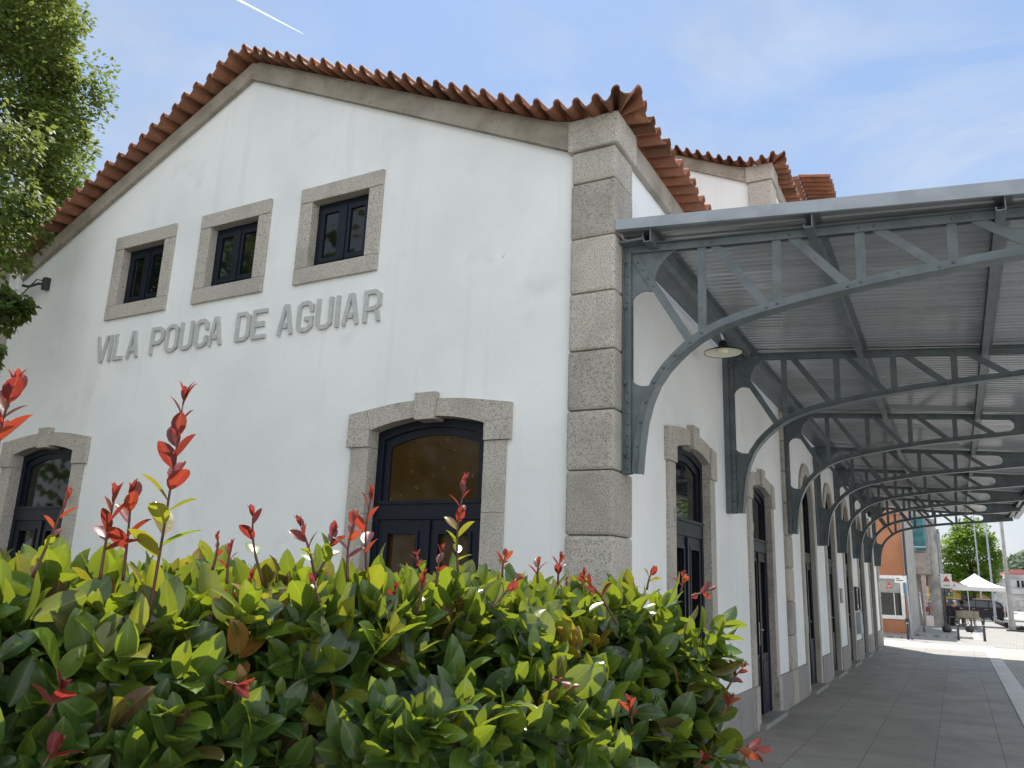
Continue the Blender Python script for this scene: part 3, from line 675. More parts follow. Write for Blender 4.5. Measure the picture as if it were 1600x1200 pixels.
MB().box((.0285, 13.19, 1.40), (.033, 13.46, 1.62)).build('face', M['fascia'], t)
t = thing('notice_board', 'framed notice board with white sheets on the wall above a grey cabinet', 'notice board', (.0, 16.3, 1.5))
k = MB(); k.strip(rect(15.95, 16.65, 1.16, 1.72), rect(15.99, 16.61, 1.20, 1.68), .003, .06, facade, True); k.build('frame', M['dark_metal'], t)
MB().box((.004, 15.995, 1.205), (.02, 16.605, 1.675)).build('backing', M['white'], t)
k = MB()
for a, b, c_, d in ((16.04, 16.24, 1.38, 1.64), (16.30, 16.55, 1.30, 1.62)): k.box((.021, a, c_), (.024, b, d))
k.build('paper', mat('dark_print', (.16, .17, .18), .6, noise_s=18, noise_c=(.6, .6, .58), noise_lo=.5, noise_hi=.6), t)
t = thing('meter_cabinet', 'plain pale grey utility cabinet on the wall below the notice board', 'cabinet', (.0, 16.3, .9))
MB().box((.003, 16.0, .62), (.09, 16.62, 1.12), .008).build('box', M['fascia'], t); MB().box((.0905, 16.03, .65), (.10, 16.59, 1.09), .004).build('door', M['fascia'], t)
t = thing('wall_spotlight', 'small black spotlight high on the wall near the far end of the canopy', 'light', (.0, 20.0, 3.8))
MB().tube([(.0, 19.95, 3.86), (.12, 19.95, 3.86)], .02).build('arm', M['dark_metal'], t); MB().tube([(.12, 19.98, 3.90), (.17, 19.86, 3.76)], [.05, .07], 10).build('head', M['dark_metal'], t)

# ------------------------------------------------------------------ foliage
LEAF = np.array([(x*wd, t, z) for t, wd, zc in ((0, .06, 0), (.13, .55, .012), (.32, .92, .022), (.55, 1, .02), (.76, .80, .0), (.91, .42, -.035), (1, .03, -.075)) for x, z in ((-.25, zc+.045*wd), (-.13, zc+.005*wd), (0, zc-.012), (.13, zc+.005*wd), (.25, zc+.045*wd))])
LEAFF = [(5*i+k, 5*i+k+1, 5*i+k+6, 5*i+k+5) for i in range(6) for k in range(4)]
SMALL = np.array([(0, 0, 0), (-.32, .45, .05), (0, .5, -.03), (.32, .45, .05), (0, 1, -.06)])
SMALLF = [(0, 2, 1), (0, 3, 2), (1, 2, 4), (2, 3, 4)]
def leaves(name, items, m, parent, tmpl=LEAF, fcs=LEAFF):
    """items: (pos, dir, normal, length, width scale, tint)"""
    P = np.array([i[0] for i in items]); D = np.array([i[1] for i in items]); Nn = np.array([i[2] for i in items]); Ln = np.array([i[3] for i in items])[:, None]; Ws = np.array([i[4] for i in items])[:, None]; T = np.array([i[5] for i in items])
    D = D/np.linalg.norm(D, axis=1)[:, None]; X = np.cross(D, Nn); X /= (np.linalg.norm(X, axis=1)[:, None]+1e-9); Z = np.cross(X, D)
    k = len(tmpl); V = (P[:, None]+(X*Ln*Ws)[:, None]*tmpl[None, :, :1]+(D*Ln)[:, None]*tmpl[None, :, 1:2]+(Z*Ln)[:, None]*tmpl[None, :, 2:3]).reshape(-1, 3)
    F = np.array(fcs); nf = len(fcs); FF = (F[None]+(np.arange(len(P))*k)[:, None, None]).reshape(-1, F.shape[1])
    me = bpy.data.meshes.new(name); me.vertices.add(len(V)); me.vertices.foreach_set('co', V.ravel().astype(np.float32))
    c = F.shape[1]; me.loops.add(FF.size); me.loops.foreach_set('vertex_index', FF.ravel().astype(np.int32)); me.polygons.add(len(FF))
    me.polygons.foreach_set('loop_start', (np.arange(len(FF))*c).astype(np.int32)); me.polygons.foreach_set('loop_total', np.full(len(FF), c, np.int32)); me.polygons.foreach_set('use_smooth', np.ones(len(FF), bool))
    at = me.attributes.new('tint', 'FLOAT', 'FACE'); at.data.foreach_set('value', np.repeat(T, nf).astype(np.float32))
    wmax = np.abs(tmpl[:, 0]).max(); ac = me.attributes.new('across', 'FLOAT', 'POINT'); ac.data.foreach_set('value', np.tile(tmpl[:, 0]/wmax, len(P)).astype(np.float32)); al = me.attributes.new('along', 'FLOAT', 'POINT'); al.data.foreach_set('value', np.tile(tmpl[:, 1], len(P)).astype(np.float32))
    me.materials.append(m); me.update(calc_edges=True); me.validate()
    o = bpy.data.objects.new(name, me); C.objects.link(o)
    if parent is not None:
        o.parent = parent
        if parent.parent is None: o.matrix_parent_inverse = Matrix.Translation(-Vector(parent.location))
    return o
def unit(v): v = np.asarray(v, float); return v/(np.linalg.norm(v)+1e-9)
def rosette(items, p, axis, n, L0, tint, tints=.18, open_=(.25, 1.25), spread=.035, droop=.15, wd=1.0):
    axis = unit(axis); u = unit(np.cross(axis, (.3, .2, 1) if abs(axis[2]) < .9 else (1, 0, 0))); v = np.cross(axis, u); ph = rnd.random()*6.28
    for i in range(n):
        f = i/max(1, n-1); inc = open_[0]+(open_[1]-open_[0])*(1-f)+rnd.uniform(-.15, .15); a = ph+i*2.4+rnd.uniform(-.3, .3)
        r = u*math.cos(a)+v*math.sin(a); d = axis*math.cos(inc)+r*math.sin(inc); d[2] -= droop*(1-f)*rnd.random()*1.5
        nn = axis-d*np.dot(axis, d); nn = nn+unit(np.cross(d, nn))*rnd.uniform(-.5, .5)
        items.append((p-axis*spread*(1-f)*n*.35, d, nn, L0*rnd.choice((.55, .8, .95, 1.1, 1.25))*rnd.uniform(.9, 1.1), wd*rnd.uniform(.85, 1.2), min(1, max(0, tint+rnd.uniform(-tints, tints)))))

# photinia hedge beside the pavement
HA = np.array([.16, -5.24]); HB = np.array([1.455, -2.60]); hd = unit(HB-HA); hn = np.array([hd[1], -hd[0]]); hl = np.linalg.norm(HB-HA); HD = 1.35; HT = 1.488
hedge = thing('photinia_hedge', 'clipped glossy green hedge with fresh red shoots in front of the white gable', 'hedge', (.9, -3.6, 0))
def hp(s, d, z): # along the face, into the hedge, up
    q = HA+hd*s-hn*d; return np.array([q[0], q[1], z])
it = []
def bump(s, z): return .055*math.sin(s*5.1+1.3)+.04*math.sin(s*11+z*4)+.05*math.sin(z*6+s*2)
n3 = np.array([hn[0], hn[1], 0.]); d3 = np.array([hd[0], hd[1], 0.])
def sleaf(pos, ax, n, L0, t, **k): rosette(it, pos, ax, n, L0, t, **k)
for i in range(1150):       # camera-side face
    s = rnd.uniform(-.05, hl-.02); z = rnd.uniform(.45, HT)**1; dd = abs(rnd.gauss(0, .075))+bump(s, z)
    hi = max(0, (z-1.25)/.3)
    rc = max(0, (s-(hl-.22))/.22); dd += .12*rc*rc
    sh_ = max(0, (z-1.08)/(HT-1.08)); dd += .30*sh_**2.2 - .04
    ax = n3*1.0+np.array([0, 0, .55+.9*sh_])+d3*(rnd.uniform(-.5, .5)+.8*rc)+np.array([0, 0, rnd.uniform(-.35, .3)])
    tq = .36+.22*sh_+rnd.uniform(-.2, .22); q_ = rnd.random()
    if q_ < .05: tq = .02
    elif q_ < .11: tq = rnd.uniform(.85, 1)
    sleaf(hp(s, dd, z), ax, rnd.randint(5, 8) if .11 < q_ else rnd.randint(3, 5), .108, tq, droop=.6, open_=(.4, 1.4))
for i in range(950):        # top
    s = rnd.uniform(-.05, hl+.03); d = rnd.uniform(.16, HD); z = HT+rnd.uniform(-.10, .045)+.03*math.sin(s*7+d*5)-.06*max(0, (s-hl+.25)/.25)**2
    ax = np.array([rnd.uniform(-.45, .45), rnd.uniform(-.45, .45), 1.0])+n3*max(0, .45-d)*1.5
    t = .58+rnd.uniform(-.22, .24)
    q_ = rnd.random()
    if q_ < .18: t = rnd.uniform(.84, 1.0)
    elif q_ < .27: t = .03
    sleaf(hp(s, d, z), ax, rnd.randint(6, 9), .110, t, open_=(.18, 1.15))
for i in range(520):        # end of the hedge towards the station
    d = rnd.uniform(.0, HD); z = rnd.uniform(.4, HT-.02); off = abs(rnd.gauss(0, .07))
    b = .06*math.sin(z*5)+.05*(1.5-z)
    ax = d3+n3*(.6 if d < .3 else 0)+np.array([0, 0, .5+rnd.uniform(-.3, .3)])+n3*rnd.uniform(-.5, .5)
    sleaf(hp(hl-off+b, d, z), ax, rnd.randint(5, 8), .104, .34+rnd.uniform(-.2, .22), droop=.5, open_=(.4, 1.3))
for i in range(1500):       # inner leaves, so no clear view through
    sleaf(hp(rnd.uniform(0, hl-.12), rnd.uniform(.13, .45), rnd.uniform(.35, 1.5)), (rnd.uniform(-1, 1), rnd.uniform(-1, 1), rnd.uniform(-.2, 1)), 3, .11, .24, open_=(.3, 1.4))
leaves('foliage', it, M['hedge_leaf'], hedge)
tw = MB()
for i in range(130):
    s = rnd.uniform(0, hl-.15); d = rnd.uniform(.25, HD-.2); p = hp(s, d, 0); q = hp(s+rnd.uniform(-.2, .15), d+rnd.uniform(-.2, .2), rnd.uniform(1.2, 1.5))
    tw.tube([p, (p+q)/2+np.array([rnd.uniform(-.05, .05)]*3), q], [.013, .008, .004], 5, False)
tw.build('branch', M['twig'], hedge)
core = MB(); cc = [hp(.12, .42, 0), hp(hl-.42, .42, 0), hp(hl-.42, HD-.2, 0), hp(.12, HD-.2, 0)]
core.add([tuple(c) for c in cc]+[(c[0], c[1], 1.38) for c in cc], [(3, 2, 1, 0), (4, 5, 6, 7), (0, 1, 5, 4), (1, 2, 6, 5), (2, 3, 7, 6), (3, 0, 4, 7)]); core.build('inner_mass', M['twig'], hedge)

def shoot(base, tip, pairs, L0, red_from, lean=.0, seed=0, bush=1.0):
    rr = random.Random(seed); base = np.array(base); tip = np.array(tip); ax = unit(tip-base); H_ = np.linalg.norm(tip-base)
    side = unit(np.cross(ax, (rr.uniform(-1, 1), rr.uniform(-1, 1), .1))); pts = [base+(tip-base)*f+side*math.sin(f*math.pi)*H_*.05 for f in np.linspace(-.25, 1, 9)]
    o = MB().tube(pts, list(np.linspace(.0042, .0022, 9)), 6).build('shoot', M['stem'], hedge)
    gi, ri = [], []; u = unit(np.cross(ax, (1, .2, .1))); v = np.cross(ax, u); ph = rr.random()*6.28
    for i in range(pairs):
        f = .12+.88*(i+.5)/pairs; p = base+(tip-base)*f+side*math.sin(f*math.pi)*H_*.05; a = ph+i*2.4; inc = (1.2-.75*f)*rr.uniform(.7, 1.15)*bush
        r = u*math.cos(a)+v*math.sin(a); d = ax*math.cos(inc)+r*math.sin(inc); nn = ax-d*np.dot(ax, d)+np.cross(d, r)*rr.uniform(-.6, .6)
        L_ = L0*1.12*(1.0-.45*f*f)*rr.uniform(.75, 1.2)
        (ri if f >= red_from else gi).append((p, d, nn, L_, rr.uniform(.8, 1.15), rr.uniform(.0, .95) if f >= red_from else rr.uniform(.72, 1)))
    for k in range(4): # closed tip bud
        a = ph+k*1.57; d = unit(ax+.28*(u*math.cos(a)+v*math.sin(a))); ri.append((tip, d, ax-d*np.dot(ax, d)+.01*u, L0*.55*rr.uniform(.7, 1.1), .75, rr.uniform(.1, .8)))
    if gi: leaves('green_leaves', gi, M['hedge_leaf'], o)
    leaves('red_leaves', ri, M['red_leaf'], o)
def pt(s, d, z): return hp(s, d, z)
# (position along, depth, base z, tip offset along/depth, tip z, leaves, leaf length, red part, lean)
SH = [((.394,-4.537,1.80),(.397,-4.531,1.975),9,.075,.0),((.532,-4.208,1.55),(.536,-4.201,2.00),15,.095,.50),((.464,-4.302,1.6),(.466,-4.299,1.747),6,.07,.1),((.469,-4.248,1.602),(.465,-4.255,1.764),5,.07,.1),
 ((.443,-4.436,1.60),(.460,-4.408,1.743),6,.045,.2),((.64,-3.989,1.599),(.626,-4.017,1.729),3,.075,.3),((.718,-3.876,1.604),(.698,-3.917,1.713),6,.06,.4),((.654,-3.779,1.605),(.666,-3.754,1.702),6,.06,.5),((.746,-3.774,1.608),(.749,-3.767,1.737),5,.07,.1),
 ((.715,-3.654,1.61),(.714,-3.657,1.819),6,.07,.1),((.882,-3.427,1.60),(.886,-3.419,1.885),11,.062,.5),((.914,-3.589,1.59),(.919,-3.58,1.667),3,.05,0),((.567,-4.07,1.61),(.567,-4.07,1.676),3,.03,0),((.621,-4.073,1.581),(.622,-4.071,1.655),4,.035,0),
 ((.864,-3.124,1.618),(.868,-3.115,1.675),4,.045,0),((.985,-3.103,1.602),(.987,-3.1,1.653),4,.045,0),((1.023,-3.026,1.604),(1.027,-3.018,1.674),5,.045,0),((1.096,-2.991,1.587),(1.098,-2.987,1.628),4,.04,0),((.725,-3.407,1.617),(.719,-3.42,1.655),4,.04,0),
 ((1.203,-3.0,1.5),(1.167,-3.135,1.606),7,.055,.4),((1.02,-3.43,1.533),(1.05,-3.37,1.60),6,.05,.3),((1.356,-2.576,1.567),(1.394,-2.498,1.591),5,.05,.2),((1.206,-2.653,1.594),(1.218,-2.629,1.647),4,.05,.5),((1.305,-2.565,1.587),(1.31,-2.555,1.633),4,.04,.2),
 ((1.479,-2.596,1.275),(1.515,-2.547,1.33),4,.05,0),((1.30,-3.077,1.20),(1.30,-3.098,1.249),5,.055,0),((1.504,-2.681,1.09),(1.575,-2.58,1.082),7,.068,0),((1.48,-2.69,1.199),(1.50,-2.672,1.238),4,.045,0),((1.18,-3.366,1.33),(1.20,-3.341,1.316),3,.055,0),
 ((.60,-4.46,1.31),(.61,-4.45,1.352),4,.06,.2),((.61,-4.46,1.218),(.62,-4.45,1.246),3,.055,0),((.77,-4.17,1.355),(.79,-4.16,1.351),3,.05,0),((1.42,-2.82,1.05),(1.45,-2.81,1.075),4,.045,0)]
for i, (a, b, n, L_, rf) in enumerate(SH):
    b = np.array(b); a = np.array(a); shoot(a, b, n, L_, rf, seed=i+3)
for i in range(20):     # many more small red tips along the top
    s = rnd.uniform(.1, hl-.05); d = rnd.uniform(.02, .9); z = HT+rnd.uniform(-.02, .05); p = hp(s, d, z)
    shoot(p, p+np.array([rnd.uniform(-.03, .03), rnd.uniform(-.03, .03), rnd.uniform(.04, .10)]), rnd.randint(3, 5), rnd.uniform(.03, .055), rnd.choice([0, .3]), seed=100+i)

# trees
def tree(name, label, base, trunk_h, crown_c, rad, nclump, per, leaf, m, cl=.55, shell=.55, group=None, extra=(), seed=1, trunk_r=.22, limbs=9, flat=.7):
    rr = random.Random(seed); t = thing(name, label, 'tree', base, group); base = np.array(base, float); cc_ = np.array(crown_c, float)
    tr = MB(); topp = cc_+np.array([0, 0, rad[2]*.3])
    mid = (base+topp)/2+np.array([rr.uniform(-.2, .2), rr.uniform(-.2, .2), 0])
    tr.tube([base, base*.7+mid*.3, mid, topp], [trunk_r*1.25, trunk_r, trunk_r*.7, trunk_r*.15], 10)
    cl_ = []
    for i in range(nclump):
        while True:
            q = np.array([rr.gauss(0, 1), rr.gauss(0, 1), rr.gauss(0, 1)]); q /= np.linalg.norm(q); f = rr.random()**.5*(1-shell)+shell
            nf = 1+.28*noise.noise(Vector(q*1.7+seed*3.3))+.14*noise.noise(Vector(q*4.1+seed))
            p = cc_+q*np.array(rad)*f*nf
            if p[2] > trunk_h: break
        cl_.append((p, unit(q+np.array([0, 0, .25])), cl*rr.uniform(.6, 1.25)))
    for p, r in extra:
        p = np.array(p, float); cl_.append((p, unit(p-cc_), r))
    for i in range(limbs):
        p, q, r = cl_[rr.randrange(len(cl_))]; st = base+(topp-base)*rr.uniform(.35, .8)
        tr.tube([st, (st+p)/2+np.array([0, 0, .25]), p], [trunk_r*.4, trunk_r*.22, .02], 6)
    for p, r in extra:
        p = np.array(p, float); st = cc_+(p-cc_)*.2; tr.tube([st, (st+p)/2+np.array([0, 0, .3]), p], [.05, .035, .012], 6)
    tr.build('trunk', M['bark'], t)
    its = []
    for ci, (p, q, r) in enumerate(cl_):
        tb = rr.uniform(.15, .75)
        for k in range(per if ci < nclump else per*3//2):
            o = np.array([rr.gauss(0, 1), rr.gauss(0, 1), rr.gauss(0, flat)]); o = o/max(1, np.linalg.norm(o)/1.5)*r*.5; d = unit(o*.8+q*.5+np.array([rr.uniform(-.6, .6), rr.uniform(-.6, .6), rr.uniform(-.8, .2)]))
            nn = np.array([rr.uniform(-.8, .8), rr.uniform(-.8, .8), .9])+q*.6
            its.append((p+o, d, nn, leaf*rr.uniform(.7, 1.25), 1.15, min(1, max(0, tb+rr.uniform(-.25, .3)))))
    leaves('crown', its, m, t, SMALL, SMALLF); return t
ex = [((-6.95, -.85, 4.25), .26), ((-7.1, -.9, 4.5), .22), ((-6.75, -.8, 4.36), .18), ((-6.9, -.95, 3.65), .16), ((-6.72, -1.0, 3.80), .13), ((-7.2, -.8, 5.0), .32), ((-7.1, -.7, 5.35), .34), ((-7.0, -.75, 5.62), .3), ((-7.3, -.9, 5.9), .4), ((-7.2, -1.0, 6.3), .42), ((-7.45, -.8, 6.7), .45)]
tree('linden_tree', 'nearer leafy linden whose branches hang in front of the left end of the gable', (-13.4, -2.9, 0), 3.6, (-13.4, -2.7, 7.2), (3.0, 3.0, 3.8), 420, 150, .095, M['tree_leaf'], extra=ex, seed=4, limbs=12)
tree('linden_tree', 'tall dense leafy linden rising behind the left slope of the tiled roof', (-21.4, 4.6, 0), 3.2, (-21.2, 4.7, 11.0), (2.8, 2.8, 10.0), 1000, 130, .145, M['tree_leaf'], cl=.8, shell=.6, seed=8, trunk_r=.4, limbs=14)
big = tree('broad_tree', 'bright green round tree on the square behind the white gazebo', (3.3, 66, 0), 2.0, (3.30, 66, 4.3), (2.05, 2.0, 2.75), 260, 46, .21, M['far_leaf'], cl=.62, seed=12, trunk_r=.2)
# unseen trees mirrored in the panes; some added to darken the left gable wall
its = []
for cx, cy, h, r in ((-16, -10, 14, 4.6), (-10.5, -7.2, 9, 3.0), (-11, -16, 10, 4.5), (-24, -11, 12, 5), (-3, -21, 9, 4), (5, -23, 9, 4), (11.5, 36, 8, 3), (14, 47, 9, 3.5), (26, 8, 7, 3)):
    for k in range(2200):
        q = np.array([rnd.gauss(0, 1), rnd.gauss(0, 1), rnd.gauss(0, 1)]); q /= np.linalg.norm(q); p = np.array([cx, cy, h*.6])+q*np.array([r, r, h*.42])*(.5+.5*rnd.random())*(1+.3*noise.noise(Vector(q*2+cx)))
        its.append((p, q+np.array([0, 0, -.3]), (rnd.uniform(-1, 1), rnd.uniform(-1, 1), 1), .34, 1.2, rnd.random()))
tag(leaves('unseen_wood', its, M['tree_leaf'], None, SMALL, SMALLF), kind='stuff')

# ------------------------------------------------------------------ background town
def tri_logo(mb_red, mb_white, cx, cz, h, mp, d):
    w_ = h*1.12
    mb_red.prism([(cx-w_/2, cz-h/2), (cx+w_/2, cz-h/2), (cx+.012*h, cz+h/2), (cx-.012*h, cz+h/2)], d, d+.006, mp)
    for k in range(4): mb_white.prism(rect(cx-w_*.25+k*w_*.13, cx-w_*.25+k*w_*.13+w_*.09, cz-h*.30, cz-h*.12), d+.0065, d+.009, mp)
M['ochre'] = mat('burnt_orange_render', (.42, .185, .095), .9, noise_s=1.5, noise_c=(.36, .155, .08), bump=.2)
M['red'] = mat('signal_red', (.55, .06, .03), .5); M['yellow'] = mat('yellow_paint', (.66, .42, .07), .4)
M['concrete'] = mat('grey_concrete', (.44, .425, .40), .9, noise_s=2.5, noise_c=(.32, .31, .295), spots=[(1.6, .58, .7, (.20, .19, .20), (1, 1, .6))], bump=.5)
M['pale_wall'] = mat('pale_render', (.46, .455, .45), .9, noise_s=.6, noise_c=(.34, .335, .33))
M['awning'] = mat('grey_awning_cloth', (.36, .35, .325), .85, noise_s=3, noise_c=(.28, .27, .25))
M['teal'] = mat('teal_banner', (.035, .22, .24), .5, noise_s=5, noise_c=(.06, .33, .36))
M['teal_print'] = mat('banner_print', (.02, .075, .085), .5); M['canvas'] = mat('white_canvas', (.85, .85, .85), .8)
M['tyre'] = mat('rubber', (.02, .02, .02), .8); M['carblack'] = mat('black_car_paint', (.008, .010, .016), .25, spec=.4, coat=.2); M['carblue'] = mat('dark_blue_car_paint', (.03, .045, .07), .25, coat=.6)
M['rattan'] = mat('beige_rattan', (.36, .31, .24), .8, noise_s=60, noise_c=(.22, .19, .15)); M['skin'] = mat('skin', (.50, .30, .22), .6); M['cloth_dark'] = mat('dark_cloth', (.025, .025, .035), .9)
M['cloth_red'] = mat('dull_red_cloth', (.25, .07, .06), .9); M['hair'] = mat('white_hair', (.70, .68, .65), .9); M['roofred'] = mat('red_metal_roof', (.42, .15, .14), .7)
Y = 31.0
t = thing('orange_building', 'burnt orange rendered building with a white framed window facing the end of the platform', 'building', (-2, 33, 0))
MB().box((-8, Y, .0), (.42, Y+8.4, 4.75)).build('wall', M['ochre'], t)
MB().box((-8, Y-.06, 4.755), (.52, Y+8.4, 4.95), .02).box((-8, Y-.02, 0), (-.9, Y-.003, .35)).build('eaves', mat('pinkish_render', (.45, .25, .19), .9), t)
MB().box((.425, Y+.3, .06), (.50, Y+8.2, 4.7)).build('side_wall', M['concrete'], t)
MB().box((.40, Y-.05, .06), (.50, Y+.29, 4.7), .01).build('corner_strip', M['pale_wall'], t)
wf = MB(); wf.strip(rect(-1.25, .33, .60, 2.30), rect(-1.12, .205, .745, 2.17), -.06, .05, front(Y), True); wo = wf.build('window', M['white'], t)
MB().prism(rect(-1.12, .204, .746, 2.169), .003, .008, front(Y)).build('pane', M['glass'], wo)
MB().prism(rect(-1.12, .203, 1.62, 2.168), .012, .022, front(Y)).build('blind', M['awning'], wo)
a, b = MB(), MB(); tri_logo(a, b, -.20, 1.92, .23, front(Y), .0225); lo = a.build('emblem', M['red'], wo); b.build('emblem_lettering', M['white'], wo)
MB().box((-.06, Y-.045, .75), (-.03, Y-.009, 1.61)).build('mullion', M['white'], wo)
MB().tube([(.47, Y-.08, .1), (.47, Y-.08, 4.9)], .045, 8).build('downpipe', M['dark_metal'], t)

Yb = 42.
t = thing('shop_building', 'grey concrete shop front with a teal text banner and a passage beneath', 'building', (.6, 44, 0))
MB().box((.10, Yb, 2.62), (1.06, Yb+8, 3.70), .01).build('fascia', M['awning'], t)
MB().box((-2, Yb+.15, 3.705), (1.10, Yb+8, 6.6)).build('upper_wall', mat('mauve_render', (.40, .36, .36), .9, noise_s=2, noise_c=(.33, .30, .30)), t)
for x0, x1, y in ((.10, .26, Yb+.1), (.30, .50, Yb+.9), (.62, .82, Yb+.1)): MB().box((x0, y, .06), (x1, y+.25, 2.615), .01).box((x0-.02, y-.02, 2.25), (x1+.02, y+.27, 2.45), .01).build('pilaster', M['pale_wall'], t)
MB().box((-2, Yb+4, 0), (.62, Yb+4.1, 2.6)).build('back_wall', M['concrete'], t)
MB().box((.64, Yb+4.5, 2.05), (1.05, Yb+4.6, 2.6)).build('orange_panel', M['ochre'], t)
t = thing('teal_banner', 'tall teal banner full of dark text on the grey shop building', 'banner', (.7, Yb, 4.4))
MB().box((.30, Yb-.10, 3.82), (.975, Yb-.07, 5.6), .005).build('cloth', M['teal'], t)
k = MB(); rr = random.Random(5)
z = 5.5
while z > 4.05:
    x = .36
    while x < .90:
        w_ = rr.uniform(.02, .06); k.box((x, Yb-.106, z-.032), (min(x+w_, .93), Yb-.1005, z)); x += w_+.012
    z -= .06
k.box((.52, Yb-.106, 3.845), (.965, Yb-.1005, 3.925)); k.build('print', M['teal_print'], t)
MB().box((.30, Yb-.106, 3.99), (.97, Yb-.1005, 4.03)).build('line', M['white'], t)
t = thing('concrete_column', 'thick mottled grey concrete column in front of the shop front', 'column', (1.13, 44, 0))
MB().lathe([(.34, 0), (.31, .4), (.28, 2.6), (.31, 5.6)], (1.16, 44, 0), 18).build('shaft', M['concrete'], t)
k = MB(); k.box((1.30, 44.4, 0), (1.62, 44.9, 4.95), .02).box((1.40, 44.35, 4.952), (1.60, 44.85, 5.1)).build('buttress', M['concrete'], t)
MB().tube([(1.49, 44.33, .1), (1.49, 44.33, 4.9)], .03, 6).build('conduit', M['fascia'], t)
t = thing('hanging_sign', 'square white sign with a red triangle jutting from the concrete column', 'sign', (1.70, 43.5, 2.3))
MB().box((1.475, 43.45, 1.99), (2.01, 43.52, 2.70), .01).build('panel', M['white'], t); a, b = MB(), MB(); tri_logo(a, b, 1.755, 2.45, .30, front(43.45), .001); a.build('emblem', M['red'], t)
for q in range(3): b.prism(rect(1.60+.11*q, 1.68+.11*q, 2.08, 2.12), .001, .004, front(43.45))
b.build('lettering', M['teal_print'], t); MB().box((1.40, 43.47, 2.58), (1.474, 43.5, 2.62)).box((1.40, 43.47, 2.08), (1.474, 43.5, 2.12)).build('bracket', M['dark_metal'], t)
t = thing('street_sign', 'white and blue street sign on thin grey post by the orange building', 'sign', (.62, 28, 0))
MB().tube([(.64, 27.75, 0), (.60, 27.75, 2.25)], .03, 8).build('post', M['fascia'], t)
MB().box((.22, 27.73, 1.98), (.60, 27.75, 2.22), .005).build('plate', M['white'], t); MB().box((.48, 27.72, 1.62), (.56, 27.75, 1.99), .004).build('arm_plate', mat('sign_blue', (.05, .16, .28), .5), t)
k = MB(); k.box((.26, 27.726, 2.11), (.38, 27.729, 2.14)).box((.26, 27.726, 2.05), (.50, 27.729, 2.08)).build('lettering', M['dark_metal'], t)
t = thing('door_post', 'leaning grey metal post beside the shop entrance', 'post', (.75, 35, 0))
MB().tube([(.86, 33.5, .06), (.78, 33.5, 1.62)], .035, 8).lathe([(.05, 0), (.05, .05), (0, .05)], (.78, 33.5, 1.62), 8).build('tube', M['chrome'], t)
for i, (x, y) in enumerate(((.51, 27.83), (2.11, 29.43), (2.96, 29.93))):
    lab = ['dark street bollard in front of the orange building window', 'dark street bollard in the middle of the square below the cafe tables', 'dark street bollard nearest the pale kerb line'][i]
    t = thing('bollard', lab, 'bollard', (x, y, 0), 'street bollards'); MB().lathe([(.052, 0), (.045, .06), (.042, .62), (.0, .62)], (x, y, 0), 12).build('shaft', M['dark_metal'], t)
    MB().lathe([(.042, .6225), (.056, .64), (.056, .72), (.035, .76), (0, .765)], (x, y, 0), 12).build('head', M['dark_metal'], t); MB().lathe([(.0435, .55), (.0435, .58)], (x, y, 0), 12).build('ring', M['chrome'], t)
for i, (x, y) in enumerate(((1.69, 34.6), (2.56, 36.4))):
    t = thing('stone_ball', ['left dark stone ball on the square by the kerb', 'dark stone ball right of the other, below the cafe tables'][i], 'stone ball', (x, y, 0), 'stone balls'); MB().lathe([(.0, .0), (.09, .0), (.10, .02), (.0, .02)], (x, y, 0), 14).build('foot', M['dark_metal'], t)
    MB().lathe([(.19*math.sin(a), .205-.19*math.cos(a)) for a in np.linspace(.2, math.pi, 12)], (x, y, 0), 18).build('ball', M['dark_metal'], t)
t = thing('lamp_post', 'tall thick grey lamp post at the edge of the square', 'lamp post', (4.46, 42.3, 0))
MB().lathe([(.16, 0), (.16, .5), (.13, .55), (.12, 2.4), (.09, 2.5), (.075, 8.2), (0, 8.2)], (4.46, 42.3, 0), 14).build('pole', M['concrete'], t); MB().box((4.42, 42.22, 8.2), (5.4, 42.38, 8.3), .02).build('lantern', M['fascia'], t)
MB().box((4.20, 42.0, 0), (5.2, 42.7, .06), .02).build('base_slab', M['dark_metal'], t)
for i, (x, y, r) in enumerate(((3.63, 59, .055), (4.20, 55, .07))):
    t = thing('flagpole', ['thin grey flagpole standing before the left half of the green tree', 'grey flagpole standing before the right half of the green tree'][i], 'pole', (x, y, 0), 'flagpoles'); MB().lathe([(r, 0), (r*.6, 9), (0, 9)], (x, y, 0), 10).build('pole', M['fascia'], t)
    MB().lathe([(r*1.6, 0), (r*1.4, .25), (r, .3)], (x, y, 0), 10).build('collar', M['concrete'], t); MB().lathe([(0, 9), (r, 9.05), (0, 9.15)], (x, y, 0), 10).build('finial', M['chrome'], t)
for i, (x0, y0, x1, y1) in enumerate(((4.25, 55.5, 4.50, 47.5), (4.62, 42.9, 4.86, 42.6))):
    t = thing('wheel_stop', ['long black rubber wheel stop lying behind the lamp post', 'short black rubber wheel stop beside the foot of the lamp post'][i], 'wheel stop', ((x0+x1)/2, (y0+y1)/2, 0), 'wheel stops'); MB().tube([(x0, y0, .13), (x1, y1, .13)], .13, 8).build('bar', M['tyre'], t); MB().tube([(x1, y1, .13), (x1+.03, y1-.18, .13)], .15, 8).build('end', M['tyre'], t)
